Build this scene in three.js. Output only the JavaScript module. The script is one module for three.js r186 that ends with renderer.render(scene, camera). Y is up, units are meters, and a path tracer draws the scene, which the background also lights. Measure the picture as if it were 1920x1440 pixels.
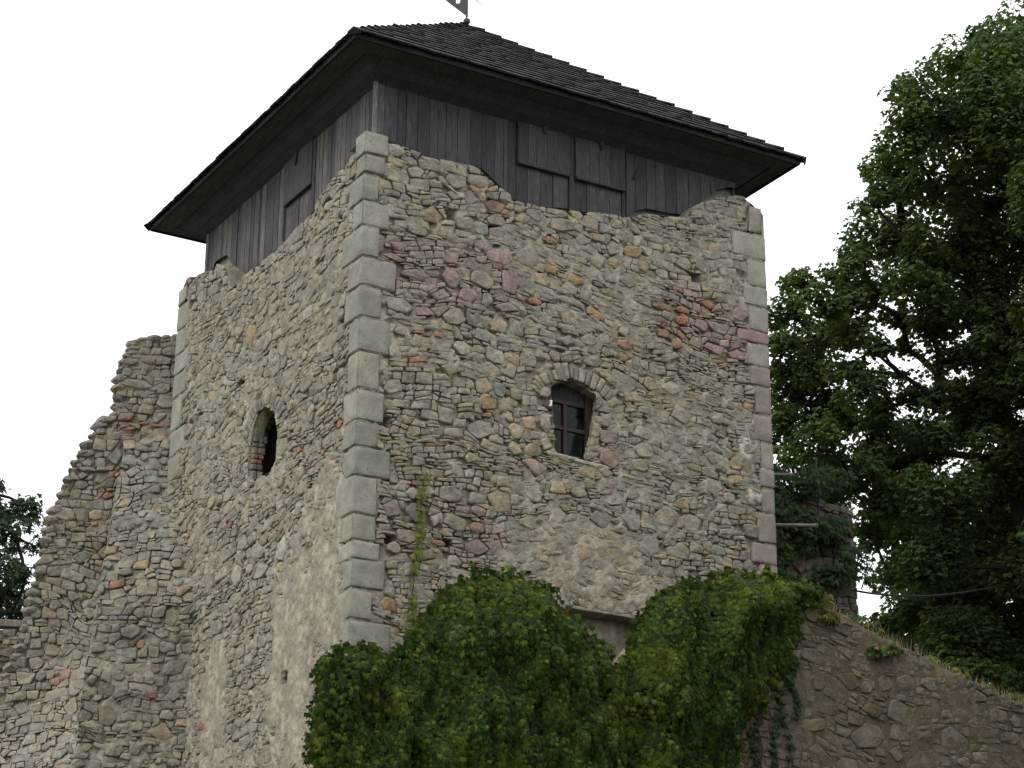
import * as THREE from 'three';
import { mergeGeometries } from 'three/addons/utils/BufferGeometryUtils.js';

// ---------------------------------------------------------------- camera, sky, sun, exposure
const scene = new THREE.Scene();
const camera = new THREE.PerspectiveCamera(19.435, 4 / 3, 0.1, 2000);
camera.position.set(-12.656, -7.585, 25.767);
camera.up.set(-0.18416, 0.9354, 0.30185);
camera.lookAt(-12.656 + 47.26, -7.585 + 35.3545, 25.767 - 80.7254);
scene.add(camera);

const renderer = new THREE.WebGLRenderer({ antialias: true });
renderer.toneMapping = THREE.LinearToneMapping;
renderer.toneMappingExposure = 1.0;
renderer.shadowMap.enabled = true;

const SKY = 1.37;                                   // bright overcast: even white cloud, a little brighter overhead
{
  const w = 64, h = 32, d = new Float32Array(w * h * 4);
  for (let j = 0; j < h; j++) for (let i = 0; i < w; i++) {
    const el = ((j + 0.5) / h - 0.5) * Math.PI, s = Math.max(0, Math.sin(el)), k = (j * w + i) * 4;
    const L = SKY * (1 + 0.35 * s);
    d[k] = L * 0.975; d[k + 1] = L * 0.99; d[k + 2] = L * 1.035; d[k + 3] = 1;
  }
  const t = new THREE.DataTexture(d, w, h, THREE.RGBAFormat, THREE.FloatType);
  t.mapping = THREE.EquirectangularReflectionMapping; t.magFilter = THREE.LinearFilter; t.minFilter = THREE.LinearFilter; t.needsUpdate = true;
  scene.background = t; scene.environment = t;
}
const sun = new THREE.DirectionalLight(0xfff4e6, 0.9);
sun.position.set(-26, 34, 4); sun.target.position.set(3, 2, -3);
sun.castShadow = true; sun.shadow.radius = 40; sun.shadow.mapSize.set(2048, 2048);
Object.assign(sun.shadow.camera, { left: -30, right: 30, top: 30, bottom: -30, near: 1, far: 120 });
scene.add(sun, sun.target);

const SEED_R = [[0.48,6.89,0.33,0.2,"light"],[0.8,6.93,0.19,0.19,"beige"],[0.48,6.71,0.36,0.14,"tan"],[0.81,6.63,0.3,0.19,"beige"],[1.07,6.65,0.16,0.12,"beige"],[1.47,6.65,0.35,0.24,"greybeige"],[1.84,6.76,0.4,0.26,"beige"],[1.71,6.45,0.29,0.26,"grey"],[1.43,6.4,0.26,0.15,"greybeige"],[1.1,6.03,0.33,0.3,"brown"],[1.61,6.02,0.32,0.24,"greybeige"],[1.88,6.01,0.27,0.22,"greybeige"],[2.12,6.4,0.34,0.19,"rust"],[2.59,6.33,0.31,0.19,"tan"],[2.14,6.19,0.32,0.17,"greybeige"],[2.17,6.01,0.32,0.19,"pinkgrey"],[0.85,5.72,0.31,0.15,"greybeige"],[0.54,5.4,0.24,0.15,"pink"],[1.63,5.72,0.3,0.15,"pink"],[1.9,5.76,0.23,0.2,"pink"],[2.21,5.65,0.46,0.29,"pink"],[2.38,5.27,0.36,0.37,"pink"],[1.92,5.21,0.37,0.3,"pinkgrey"],[1.41,5.11,0.29,0.28,"pink"],[0.85,5.04,0.48,0.18,"pink"],[0.49,5.22,0.42,0.11,"pink"],[1.68,4.89,0.35,0.23,"pink"],[1.24,4.82,0.38,0.21,"pinkgrey"],[0.59,4.52,0.45,0.22,"greybeige"],[1.0,4.48,0.34,0.19,"pink"],[1.47,4.54,0.38,0.26,"greybeige"],[2.17,4.57,0.33,0.26,"tan"],[2.0,4.9,0.19,0.23,"grey"],[2.33,4.85,0.43,0.18,"pinkgrey"],[2.04,3.33,0.26,0.26,"ochre"],[2.72,3.18,0.3,0.23,"salmon"],[2.48,3.55,0.26,0.18,"olive"],[2.22,3.57,0.21,0.21,"bluegrey"],[1.96,3.58,0.28,0.27,"tan"],[2.09,3.84,0.28,0.24,"beige"],[2.39,3.89,0.25,0.24,"beige"],[1.91,2.92,0.38,0.28,"greybeige"],[1.35,3.04,0.32,0.25,"grey"],[0.52,3.28,0.3,0.23,"greybeige"],[1.61,4.08,0.31,0.21,"beige"],[0.52,3.81,0.22,0.21,"light"],[1.67,4.29,0.19,0.11,"olive"],[1.21,4.19,0.15,0.08,"red"],[0.91,4.18,0.25,0.06,"red"],[2.02,3.15,0.17,0.1,"rust"],[2.5,3.01,0.28,0.21,"tan"],[2.79,2.51,0.44,0.27,"salmon"],[2.24,1.91,0.38,0.33,"tan"],[1.83,1.9,0.32,0.2,"grey"],[1.46,1.89,0.38,0.23,"grey"],[0.58,1.54,0.29,0.27,"pinkgrey"],[0.91,1.53,0.34,0.27,"pinkgrey"],[1.23,1.5,0.21,0.26,"pinkgrey"],[1.52,1.49,0.35,0.23,"greybeige"],[1.88,1.48,0.25,0.15,"rust"],[0.79,1.18,0.37,0.19,"pinkgrey"],[1.89,1.2,0.37,0.24,"purple"],[2.19,1.26,0.2,0.24,"purple"],[1.28,1.16,0.23,0.09,"rust"],[1.03,0.95,0.39,0.22,"olive"],[1.54,0.95,0.23,0.18,"greybeige"],[2.76,2.76,0.3,0.18,"tan"],[2.48,2.74,0.23,0.21,"tan"],[3.19,2.27,0.3,0.21,"tan"],[2.77,2.12,0.33,0.25,"beige"],[1.78,2.48,0.24,0.17,"tan"],[3.19,1.89,0.32,0.27,"beige"],[1.4,0.59,0.28,0.25,"pinkgrey"],[0.55,0.19,0.27,0.19,"ochre"],[3.7,2.58,0.34,0.19,"tan"],[4.0,2.65,0.27,0.16,"beige"],[4.06,2.86,0.33,0.28,"salmon"],[4.09,2.48,0.4,0.15,"pinkgrey"],[3.55,2.26,0.29,0.16,"beige"],[4.09,2.27,0.42,0.21,"greybeige"],[3.89,1.91,0.36,0.3,"grey"],[4.43,1.98,0.33,0.26,"greybeige"],[5.04,2.14,0.39,0.31,"beige"],[5.47,2.13,0.38,0.25,"beige"],[4.74,1.7,0.35,0.37,"grey"],[5.24,1.67,0.39,0.29,"grey"],[4.25,1.38,0.58,0.27,"tan"],[3.59,1.39,0.3,0.25,"tan"],[4.83,4.18,0.3,0.24,"tan"],[5.16,4.17,0.31,0.24,"beige"],[5.32,3.74,0.33,0.24,"greybeige"],[4.34,4.51,0.23,0.14,"ochre"],[4.77,3.57,0.12,0.1,"rust"],[5.85,5.68,0.3,0.18,"red"],[5.37,5.3,0.18,0.16,"red"],[5.63,5.0,0.28,0.21,"pink"],[5.98,4.96,0.42,0.23,"pink"],[6.39,4.96,0.32,0.19,"pink"],[5.76,5.3,0.28,0.19,"pink"],[5.15,5.33,0.29,0.16,"pinkgrey"],[6.47,5.65,0.31,0.23,"pinkgrey"],[5.41,5.48,0.26,0.11,"rust"],[5.05,5.02,0.25,0.14,"rust"],[5.79,6.3,0.24,0.25,"grey"],[5.48,5.16,0.33,0.12,"purple"],[6.59,4.15,0.2,0.14,"ochre"],[5.58,4.14,0.35,0.12,"ochre"],[3.25,6.38,0.43,0.21,"beige"],[3.52,6.62,0.23,0.18,"tan"],[3.33,6.22,0.28,0.1,"pinkgrey"],[3.07,6.08,0.22,0.12,"rust"],[2.8,5.06,0.25,0.13,"red"],[3.89,6.33,0.27,0.14,"tan"],[4.16,6.22,0.25,0.26,"beige"],[4.51,6.24,0.37,0.19,"ochre"],[3.91,5.94,0.32,0.24,"beige"],[4.19,5.97,0.23,0.17,"tan"],[4.7,6.04,0.21,0.16,"tan"],[2.69,5.73,0.36,0.29,"pinkgrey"],[2.91,5.44,0.33,0.22,"tan"],[3.07,5.62,0.31,0.15,"ochre"],[3.39,5.38,0.3,0.24,"beige"],[3.48,5.56,0.32,0.17,"ochre"],[4.4,6.47,0.35,0.21,"beige"],[4.09,5.71,0.3,0.17,"grey"],[3.34,4.92,0.17,0.19,"brown"],[3.64,6.23,0.3,0.21,"beige"],[4.41,5.74,0.34,0.21,"pinkgrey"],[3.67,5.37,0.28,0.26,"beige"],[3.03,3.49,0.2,0.14,"iron"],[4.0,3.86,0.31,0.28,"beige"],[3.99,3.63,0.31,0.17,"greybeige"],[3.94,3.42,0.28,0.15,"greybeige"],[4.05,3.19,0.31,0.2,"pinkgrey"],[2.96,3.68,0.21,0.16,"greybeige"],[2.98,3.2,0.18,0.29,"beige"],[3.01,2.9,0.2,0.21,"beige"]];
const SEED_L = [[3.75,5.26,0.45,0.31,"ochre"],[4.02,6.39,0.38,0.27,"tan"],[2.18,6.31,0.42,0.31,"grey"],[2.89,5.88,0.4,0.27,"tan"],[1.41,5.75,0.33,0.28,"greybeige"],[1.63,5.2,0.44,0.35,"greybeige"],[4.71,6.18,0.57,0.25,"greybeige"],[5.16,5.61,0.49,0.23,"greybeige"],[3.17,4.93,0.4,0.32,"greybeige"],[2.57,4.64,0.5,0.35,"greybeige"],[0.93,4.17,0.42,0.27,"greybeige"],[0.56,2.81,0.15,0.13,"red"],[1.04,2.54,0.14,0.1,"rust"],[5.79,6.29,0.32,0.22,"pinkgrey"],[6.66,6.89,0.24,0.2,"tan"],[2.41,3.01,0.34,0.29,"beige"],[2.52,2.63,0.38,0.18,"grey"],[1.89,3.18,0.33,0.18,"greybeige"],[1.68,3.76,0.4,0.24,"beige"],[4.02,4.69,0.33,0.22,"greybeige"],[4.19,2.31,0.24,0.12,"rust"],[2.26,1.44,0.29,0.37,"light"],[2.97,1.3,0.49,0.25,"light"],[3.83,1.43,0.4,0.34,"light"]];
const HOLE_R = [[0.42,2.78],[0.56,1.13],[1.45,1.17],[5.92,2.84],[5.42,1.2],[1.39,6.1],[5.68,6.08],[2.1,6.11]];
const HOLE_L = [[1.94,-0.48],[4.11,4.58],[0.77,5.94],[0.61,4.4]];
const CROWN = [[14.3,13.7,-1.69,0.52],[13.87,13.64,-2.18,0.21],[13.22,12.78,-1.96,0.43],[13.34,12.16,-1.15,0.65],[11.97,11.63,-1.66,0.42],[12.26,12.28,-2.55,0.24],[12.98,11.74,-2.39,0.56],[13.0,10.89,-1.18,0.69],[11.93,10.99,-2.11,0.38],[15.39,12.27,-2.66,0.64],[13.09,11.25,-3.79,0.43],[12.1,10.3,-3.28,0.32],[13.33,10.72,-2.89,0.56],[15.21,11.1,-3.49,0.74],[13.5,10.59,-4.98,0.42],[13.89,10.39,-4.52,0.47],[12.45,9.44,-4.22,0.3],[13.88,9.6,-3.34,0.56],[15.04,9.58,-3.16,0.67],[12.57,8.57,-3.09,0.38],[13.11,9.03,-4.63,0.35],[11.42,9.02,-4.74,0.26],[12.47,9.27,-6.47,0.34],[11.45,8.34,-4.17,0.32],[12.18,8.46,-6.24,0.31],[13.06,8.56,-6.33,0.44],[12.27,8.06,-4.38,0.32],[12.79,7.98,-6.94,0.36],[13.36,7.73,-6.51,0.48],[12.21,6.89,-4.08,0.35],[12.59,6.99,-6.74,0.33],[11.87,5.94,-4.73,0.41],[13.36,6.72,-5.36,0.39],[12.21,6.13,-6.25,0.26],[12.73,5.61,-5.05,0.46],[13.41,5.29,-5.15,0.42],[13.64,5.79,-6.85,0.42],[12.25,5.24,-6.07,0.4],[13.29,8.19,-3.08,0.36],[14.65,9.1,-3.89,0.47],[14.85,8.37,-2.93,0.47],[15.53,7.58,-4.36,0.54],[14.75,7.19,-2.65,0.55],[13.92,6.96,-3.93,0.22],[15.29,6.94,-4.91,0.52],[15.36,6.11,-3.88,0.67],[14.17,6.2,-4.91,0.43],[13.61,5.18,-4.63,0.45],[13.73,5.02,-3.6,0.54],[16.36,5.37,-5.22,0.79],[13.92,3.9,-4.21,0.55],[16.21,4.03,-5.49,0.79],[13.9,3.89,-5.47,0.22],[15.55,3.68,-6.68,0.48],[15.01,2.92,-4.98,0.56],[16.9,3.1,-5.6,0.58],[14.2,3.15,-6.29,0.26],[15.15,1.74,-4.53,0.4],[14.94,2.79,-6.59,0.23],[15.35,2.57,-6.01,0.31],[16.68,1.92,-5.04,0.41],[13.71,4.76,-5.72,0.24],[13.0,9.38,-3.0,0.4],[14.5,9.99,-3.25,0.46],[13.0,8.55,-2.93,0.3],[14.98,9.06,-3.59,0.41],[15.42,8.07,-3.44,0.46],[14.41,7.68,-3.38,0.39],[15.09,7.57,-4.77,0.31],[13.62,6.33,-3.93,0.35],[13.34,6.96,-4.76,0.26],[14.44,7.0,-5.62,0.31],[12.35,9.03,-4.48,0.26],[12.9,8.7,-5.69,0.29],[12.45,7.94,-5.99,0.31],[13.32,7.42,-6.98,0.36],[13.92,7.36,-6.75,0.36],[12.17,8.09,-6.62,0.19],[12.5,7.5,-7.01,0.21],[12.22,7.37,-4.44,0.28],[15.29,10.05,-2.8,0.52],[16.36,6.43,-4.36,0.63],[15.79,4.09,-3.84,0.61],[13.67,6.19,-5.55,0.35],[13.93,5.99,-5.09,0.31],[13.61,6.45,-7.26,0.36],[13.55,8.2,-3.61,0.32],[13.96,7.73,-3.88,0.3],[12.21,7.63,-3.63,0.22],[13.86,7.09,-4.38,0.28],[13.71,8.81,-4.59,0.23],[16.8,3.3,-5.61,0.53],[16.44,2.97,-6.0,0.42],[14.77,2.44,-5.04,0.36],[17.15,2.54,-5.78,0.38],[13.06,7.27,-3.93,0.14],[12.9,9.78,-5.61,0.21],[12.05,8.56,-3.98,0.22],[15.52,2.33,-4.74,0.37],[14.49,1.91,-4.34,0.26],[16.97,2.83,-5.26,0.46],[14.29,8.47,-5.16,0.17],[14.01,7.67,-2.65,0.26]];
const CROWN_SIDE = [[18.34,11.02,-1.57,0.7],[16.45,11.42,0.46,0.78],[18.23,9.47,-3.38,0.56],[13.46,9.97,-0.25,0.59],[18.21,8.9,-2.04,0.74],[17.84,9.1,0.74,0.75],[16.94,6.95,-1.59,0.73],[19.15,6.76,-3.1,0.76],[13.06,11.28,0.35,0.53],[15.65,10.76,-1.04,0.53],[15.44,6.5,-1.33,0.76],[15.79,8.79,-0.53,0.63],[19.63,5.63,-2.51,0.84],[16.75,5.74,-1.71,0.61],[18.81,10.85,-0.09,0.81],[15.56,4.8,0.14,0.63],[18.62,9.06,-3.56,0.56],[17.54,8.73,-4.46,0.7],[18.1,8.29,-1.51,0.71],[16.66,6.86,0.72,0.66],[18.04,7.07,-2.05,0.6],[16.37,5.6,-0.24,0.55],[17.61,9.2,1.54,0.64],[13.53,10.83,1.43,0.48],[15.21,3.77,-1.23,0.53],[15.81,9.21,1.6,0.51],[15.22,5.66,-1.36,0.64],[18.67,9.0,-2.01,0.62],[16.76,3.41,-1.31,0.55],[18.74,10.81,-0.62,0.6],[13.72,10.34,1.56,0.74],[14.26,9.76,1.21,0.48],[13.4,9.57,0.15,0.6],[20.14,3.87,-3.76,0.83],[17.86,7.54,-3.5,0.83],[14.52,3.78,-1.43,0.59],[19.52,10.36,-1.09,0.75],[15.2,10.73,1.29,0.72],[17.15,7.34,0.9,0.61],[18.67,8.97,0.52,0.79],[15.46,8.37,0.18,0.6],[17.1,11.29,-3.57,0.62],[15.29,7.35,-2.1,0.63],[15.1,11.43,-1.69,0.8],[16.01,9.36,-2.12,0.81],[14.86,8.36,-1.19,0.73],[15.47,12.68,-1.98,0.82],[19.31,11.16,-1.42,0.7],[17.43,4.34,-3.41,0.81],[14.17,6.9,-0.9,0.53],[18.61,6.16,-3.3,0.76],[16.48,9.95,-2.16,0.66],[17.12,6.15,-1.96,0.75],[17.17,8.81,-2.0,0.54],[16.49,3.25,-1.82,0.64],[16.75,6.42,-0.47,0.67],[17.68,9.93,0.67,0.61]];
const CROWN_BACK = [[19.65,6.19,-11.71,0.67],[19.28,4.11,-9.38,0.75],[18.96,4.93,-9.04,0.87],[23.27,4.59,-6.93,0.69],[20.59,5.28,-7.26,0.6],[23.28,6.35,-8.77,0.78],[22.97,8.22,-7.76,0.68],[24.31,7.07,-6.7,0.69],[18.41,6.95,-10.13,0.76],[19.14,7.51,-11.34,0.69],[19.11,4.78,-10.22,0.87],[22.98,6.07,-6.28,0.61],[19.25,5.58,-8.19,0.69],[21.08,4.43,-6.42,0.83],[21.2,7.42,-8.84,0.88],[21.87,7.12,-5.38,0.64],[23.33,5.02,-9.33,0.91],[18.42,7.7,-10.66,0.72],[21.7,4.88,-8.8,0.76],[22.06,7.66,-9.2,0.81],[21.18,3.87,-8.05,0.64],[17.72,6.29,-8.77,0.66],[19.86,7.19,-7.6,0.79],[22.24,7.99,-6.21,0.86],[17.86,6.67,-9.28,0.72],[19.91,7.08,-7.96,0.8]];
const CROWN_LEFT = [[2.12,7.81,-22.43,0.38],[2.22,7.7,-21.25,0.25],[2.52,7.37,-21.15,0.17],[2.0,6.88,-21.11,0.32],[2.68,6.93,-21.86,0.25],[2.53,6.91,-23.43,0.38],[2.31,5.99,-21.07,0.29],[2.6,6.09,-23.15,0.35],[3.07,5.9,-22.83,0.23],[2.81,5.4,-22.48,0.32],[2.39,5.16,-22.49,0.35],[1.41,7.52,-22.03,0.5],[1.12,6.25,-21.14,0.6],[0.97,7.06,-22.45,0.62],[1.89,6.03,-23.85,0.64],[0.94,6.13,-23.25,0.63],[1.39,7.94,-21.72,0.3],[0.84,7.76,-21.86,0.37]];
// ---------------------------------------------------------------- helpers
function rngOf(seed) { let a = seed >>> 0; return () => { a = (a + 0x6D2B79F5) | 0; let t = Math.imul(a ^ (a >>> 15), 1 | a); t = (t + Math.imul(t ^ (t >>> 7), 61 | t)) ^ t; return ((t ^ (t >>> 14)) >>> 0) / 4294967296; }; }
const hash = (x, y, s) => { let h = Math.imul(x, 374761393) + Math.imul(y, 668265263) + Math.imul(s, 974634777); h = Math.imul(h ^ (h >>> 13), 1274126177); return ((h ^ (h >>> 16)) >>> 0) / 4294967296; };
function vnoise(x, y, s = 0, px = 0) {
  const xi = Math.floor(x), yi = Math.floor(y), fx = x - xi, fy = y - yi, u = fx * fx * (3 - 2 * fx), v = fy * fy * (3 - 2 * fy);
  const w = px ? (k => ((k % px) + px) % px) : (k => k);
  const a = hash(w(xi), w(yi), s), b = hash(w(xi + 1), w(yi), s), c = hash(w(xi), w(yi + 1), s), d = hash(w(xi + 1), w(yi + 1), s);
  return a + (b - a) * u + (c - a) * v + (a - b - c + d) * u * v;
}
function fbm(x, y, s = 0, o = 4) { let a = 0, f = 1, g = 0.5, n = 0; for (let i = 0; i < o; i++) { a += g * vnoise(x * f, y * f, s + i * 17); n += g; f *= 2.03; g *= 0.55; } return a / n; }
const clamp = (x, a = 0, b = 1) => Math.min(b, Math.max(a, x));
const sstep = (a, b, x) => { const t = clamp((x - a) / (b - a)); return t * t * (3 - 2 * t); };
const ell = (u, v, cu, cv, ru, rv) => { const d = Math.hypot((u - cu) / ru, (v - cv) / rv); return 1 - sstep(0.7, 1.15, d); };
const lerpProfile = pts => u => { if (u <= pts[0][0]) return pts[0][1]; for (let i = 1; i < pts.length; i++) if (u <= pts[i][0]) { const [a, b] = pts[i - 1], [c, d] = pts[i]; return b + (d - b) * (u - a) / (c - a); } return pts[pts.length - 1][1]; };

const mixc = (a, b, t) => [a[0] + (b[0] - a[0]) * t, a[1] + (b[1] - a[1]) * t, a[2] + (b[2] - a[2]) * t];
const used = {};
function numbered(n) { used[n] = (used[n] || 0) + 1; return used[n] === 1 ? n : n + '_' + String(used[n] - 1).padStart(3, '0'); }
function shadow(o) { o.castShadow = true; o.receiveShadow = true; return o; }
function part(name, geo, m, parent) { const o = shadow(new THREE.Mesh(geo, m)); o.name = name; parent.add(o); return o; }
function group(name, parent) { const g = new THREE.Group(); g.name = name; parent.add(g); return g; }
function thing(name, label, category, grp) { const g = new THREE.Group(); g.name = numbered(name); g.userData = { label, category }; if (grp) g.userData.group = grp; scene.add(g); return g; }
function stuff(o) { o.userData.kind = 'stuff'; return o; }

// a face: (u, v, h) -> world, with flip when the triangle winding has to be turned
function faceMap(O, U, V, N, off) {
  const o = new THREE.Vector3(...O), a = new THREE.Vector3(...U).normalize(), b = new THREE.Vector3(...V), n = new THREE.Vector3(...N).normalize();
  const P = (u, v, h) => { const hh = h + (off ? off(u, v) : 0); return [o.x + a.x * u + b.x * v + n.x * hh, o.y + a.y * u + b.y * v + n.y * hh, o.z + a.z * u + b.z * v + n.z * hh]; };
  P.flip = new THREE.Vector3().crossVectors(a, b).dot(n) < 0;
  return P;
}
function geo(pos, uv, col, idx) {
  const g = new THREE.BufferGeometry();
  g.setAttribute('position', new THREE.Float32BufferAttribute(pos, 3));
  if (uv) g.setAttribute('uv', new THREE.Float32BufferAttribute(uv, 2));
  if (col) g.setAttribute('color', new THREE.Float32BufferAttribute(col, 3));
  if (idx) g.setIndex(idx);
  g.computeVertexNormals();
  return g;
}
// convex polygon pushed out from h0 to h1, flat faces, uv in metres
function prism(poly, P, h0, h1, uo = 0, vo = 0, bev = 0) {
  const pos = [], uv = [], n = poly.length;
  const cx = poly.reduce((s, p) => s + p[0], 0) / n, cy = poly.reduce((s, p) => s + p[1], 0) / n;
  const top = bev ? poly.map(([x, y]) => { const dx = cx - x, dy = cy - y; return [x + Math.sign(dx) * Math.min(bev, Math.abs(dx) * 0.5), y + Math.sign(dy) * Math.min(bev, Math.abs(dy) * 0.5)]; }) : poly;
  const push = (a, b, c) => { const l = P.flip ? [a, c, b] : [a, b, c]; for (const [u, v, h, tu, tv] of l) { pos.push(...P(u, v, h)); uv.push((tu ?? u) + uo, (tv ?? v) + vo); } };
  for (let i = 1; i < n - 1; i++) {
    push([...top[0], h1], [...top[i], h1], [...top[i + 1], h1]);
    push([...poly[0], h0], [...poly[i + 1], h0], [...poly[i], h0]);
  }
  const hb = bev ? h1 - bev : h1;
  for (let i = 0; i < n; i++) {
    const a = poly[i], b = poly[(i + 1) % n], e = h1 - h0;
    push([...a, h0, a[0] + e, a[1]], [...b, h0, b[0] + e, b[1]], [...b, hb]); push([...a, h0, a[0] + e, a[1]], [...b, hb], [...a, hb]);
    if (bev) { const c = top[i], d = top[(i + 1) % n]; push([...a, hb], [...b, hb], [...d, h1]); push([...a, hb], [...d, h1], [...c, h1]); }
  }
  return geo(pos, uv);
}
function tube(pts, radii, seg = 7, jit = 0, r = null) {
  const pos = [], uv = [], idx = [], n = pts.length, up = new THREE.Vector3();
  let len = 0;
  for (let i = 0; i < n; i++) {
    const p = new THREE.Vector3(...pts[i]), d = new THREE.Vector3(...pts[Math.min(n - 1, i + 1)]).sub(new THREE.Vector3(...pts[Math.max(0, i - 1)])).normalize();
    if (i) len += p.distanceTo(new THREE.Vector3(...pts[i - 1]));
    up.set(Math.abs(d.y) > 0.9 ? 1 : 0, Math.abs(d.y) > 0.9 ? 0 : 1, 0);
    const a = new THREE.Vector3().crossVectors(d, up).normalize(), b = new THREE.Vector3().crossVectors(a, d);
    for (let k = 0; k <= seg; k++) {
      const t = (k % seg) / seg * Math.PI * 2, q = radii[i] * (1 + (jit ? (hash(k % seg, i, 5) - 0.5) * jit : 0));
      pos.push(p.x + (a.x * Math.cos(t) + b.x * Math.sin(t)) * q, p.y + (a.y * Math.cos(t) + b.y * Math.sin(t)) * q, p.z + (a.z * Math.cos(t) + b.z * Math.sin(t)) * q);
      uv.push(k / seg * radii[0] * 6, len);
    }
  }
  const w = seg + 1;
  for (let i = 0; i < n - 1; i++) for (let k = 0; k < seg; k++) { const a = i * w + k; idx.push(a, a + 1, a + w, a + 1, a + w + 1, a + w); }
  for (const [i0, s] of [[0, 1], [n - 1, -1]]) for (let k = 1; k < seg - 1; k++) idx.push(i0 * w, i0 * w + k + (s > 0 ? 1 : 0), i0 * w + k + (s > 0 ? 0 : 1));
  return geo(pos, uv, null, idx);
}
function limb(a, b, r0, r1, r, bend = 0.12, n = 6) {           // a bent, tapering branch
  const A = new THREE.Vector3(...a), B = new THREE.Vector3(...b), L = A.distanceTo(B), pts = [], rad = [];
  const k = [r() - 0.5, r() - 0.2, r() - 0.5];
  for (let i = 0; i <= n; i++) { const t = i / n, s = Math.sin(t * Math.PI) * bend * L; pts.push([A.x + (B.x - A.x) * t + k[0] * s + (i && i < n ? (r() - 0.5) * 0.04 * L : 0), A.y + (B.y - A.y) * t + k[1] * s + (i && i < n ? (r() - 0.5) * 0.04 * L : 0), A.z + (B.z - A.z) * t + k[2] * s]); rad.push(r0 + (r1 - r0) * t); }
  return tube(pts, rad, 6, 0.15);
}

// ---------------------------------------------------------------- materials
function dataTex(n, m, f, rep = 1, srgb = true) {
  const d = new Uint8Array(n * m * 4);
  for (let j = 0; j < m; j++) for (let i = 0; i < n; i++) { const c = f(i, j), k = (j * n + i) * 4; d[k] = clamp(c[0]) * 255; d[k + 1] = clamp(c[1]) * 255; d[k + 2] = clamp(c[2]) * 255; d[k + 3] = 255; }
  const t = new THREE.DataTexture(d, n, m); t.wrapS = t.wrapT = THREE.RepeatWrapping; t.magFilter = THREE.LinearFilter; t.minFilter = THREE.LinearMipmapLinearFilter; t.generateMipmaps = true;
  if (srgb) t.colorSpace = THREE.SRGBColorSpace; t.repeat.set(rep, rep); t.needsUpdate = true; return t;
}
const per = (x, y, n, f, s) => vnoise(x * f / n, y * f / n, s, f);                  // tileable value noise
const perF = (x, y, n, f, s, o = 4) => { let a = 0, g = 0.5, t = 0; for (let i = 0; i < o; i++) { a += g * per(x, y, n, f << i, s + i * 13); t += g; g *= 0.6; } return a / t; };
const NT = 512;
const stoneMap = dataTex(NT, NT, (i, j) => {
  const a = perF(i, j, NT, 6, 3, 5), b = perF(i, j, NT, 24, 40, 4), c = per(i, j, NT, 160, 71), w = perF(i, j, NT, 10, 90, 3);
  let m = 0.86 + (a - 0.5) * 0.42 + (b - 0.5) * 0.26; if (c > 0.86) m -= 0.14; if (c < 0.06) m += 0.08;
  const y = (w - 0.5) * 0.16;
  return [m * (1 + y * 0.5), m, m * (1 - y)];
}, 1.1);
const stoneBump = dataTex(NT, NT, (i, j) => { const r = Math.abs(perF(i, j, NT, 9, 21, 4) - 0.5) * 1.6, f = perF(i, j, NT, 40, 33, 4), v = r * 0.55 + f * 0.45; return [v, v, v]; }, 1.1, false);
const mortarMap = dataTex(NT, NT, (i, j) => {
  const a = perF(i, j, NT, 8, 103, 5), g = per(i, j, NT, 128, 140), w = per(i, j, NT, 64, 151);
  let m = 0.84 + (a - 0.5) * 0.5 + (w - 0.5) * 0.14; if (g > 0.88) m += 0.14; if (g < 0.1) m -= 0.16;
  return [m * 1.01, m, m * 0.97];
}, 1.3);
const mortarBump = dataTex(NT, NT, (i, j) => { const f = perF(i, j, NT, 14, 201, 5), g = per(i, j, NT, 110, 240), v = f * 0.7 + (g > 0.75 ? (g - 0.75) * 1.2 : 0); return [v, v, v]; }, 1.3, false);
const ashlarBump = dataTex(NT, NT, (i, j) => { const f = perF(i, j, NT, 60, 301, 3), p = per(i, j, NT, 48, 330), v = 0.6 + f * 0.3 - (p > 0.9 ? (p - 0.9) * 5 : 0); return [v, v, v]; }, 1.2, false);
const ashlarMap = dataTex(NT, NT, (i, j) => {
  const a = perF(i, j, NT, 4, 401, 5), b = perF(i, j, NT, 70, 431, 3), p = per(i, j, NT, 48, 330);
  let m = 0.9 + (a - 0.5) * 0.3 + (b - 0.5) * 0.2; if (p > 0.92) m -= 0.3;
  return [m, m, m * 0.99];
}, 1.2);
const woodMap = dataTex(512, 512, (i, j) => {
  const g = vnoise(i / 5.3, j / 90, 501, 0) * 0.5 + vnoise(i / 2.1, j / 45, 511, 0) * 0.3 + perF(i, j, 512, 4, 521, 3) * 0.4;
  const s = vnoise(i / 3.1, j / 70, 541, 0), kx = Math.hypot((i % 171) - 85, ((j + (i / 171 | 0) * 190) % 340 - 150) * 0.6);
  let m = 0.38 + g * 0.42; if (s > 0.82) m += (s - 0.82) * 1.6; if (kx < 9) m *= 0.55 + kx * 0.05;
  return [m, m * 0.985, m * 0.97];
});
const woodBump = dataTex(512, 512, (i, j) => { const v = vnoise(i / 3.1, j / 70, 541, 0) * 0.6 + vnoise(i / 1.7, j / 60, 551, 0) * 0.4; return [v, v, v]; }, 1, false);
const barkMap = dataTex(256, 256, (i, j) => { const v = 0.45 + 0.4 * perF(i, j, 256, 16, 601, 4); return [v, v * 0.95, v * 0.88]; });
const std = o => new THREE.MeshStandardMaterial({ roughness: 0.95, ...o });
const lin = (r, g, b) => new THREE.Color().setRGB(r, g, b);
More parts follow.
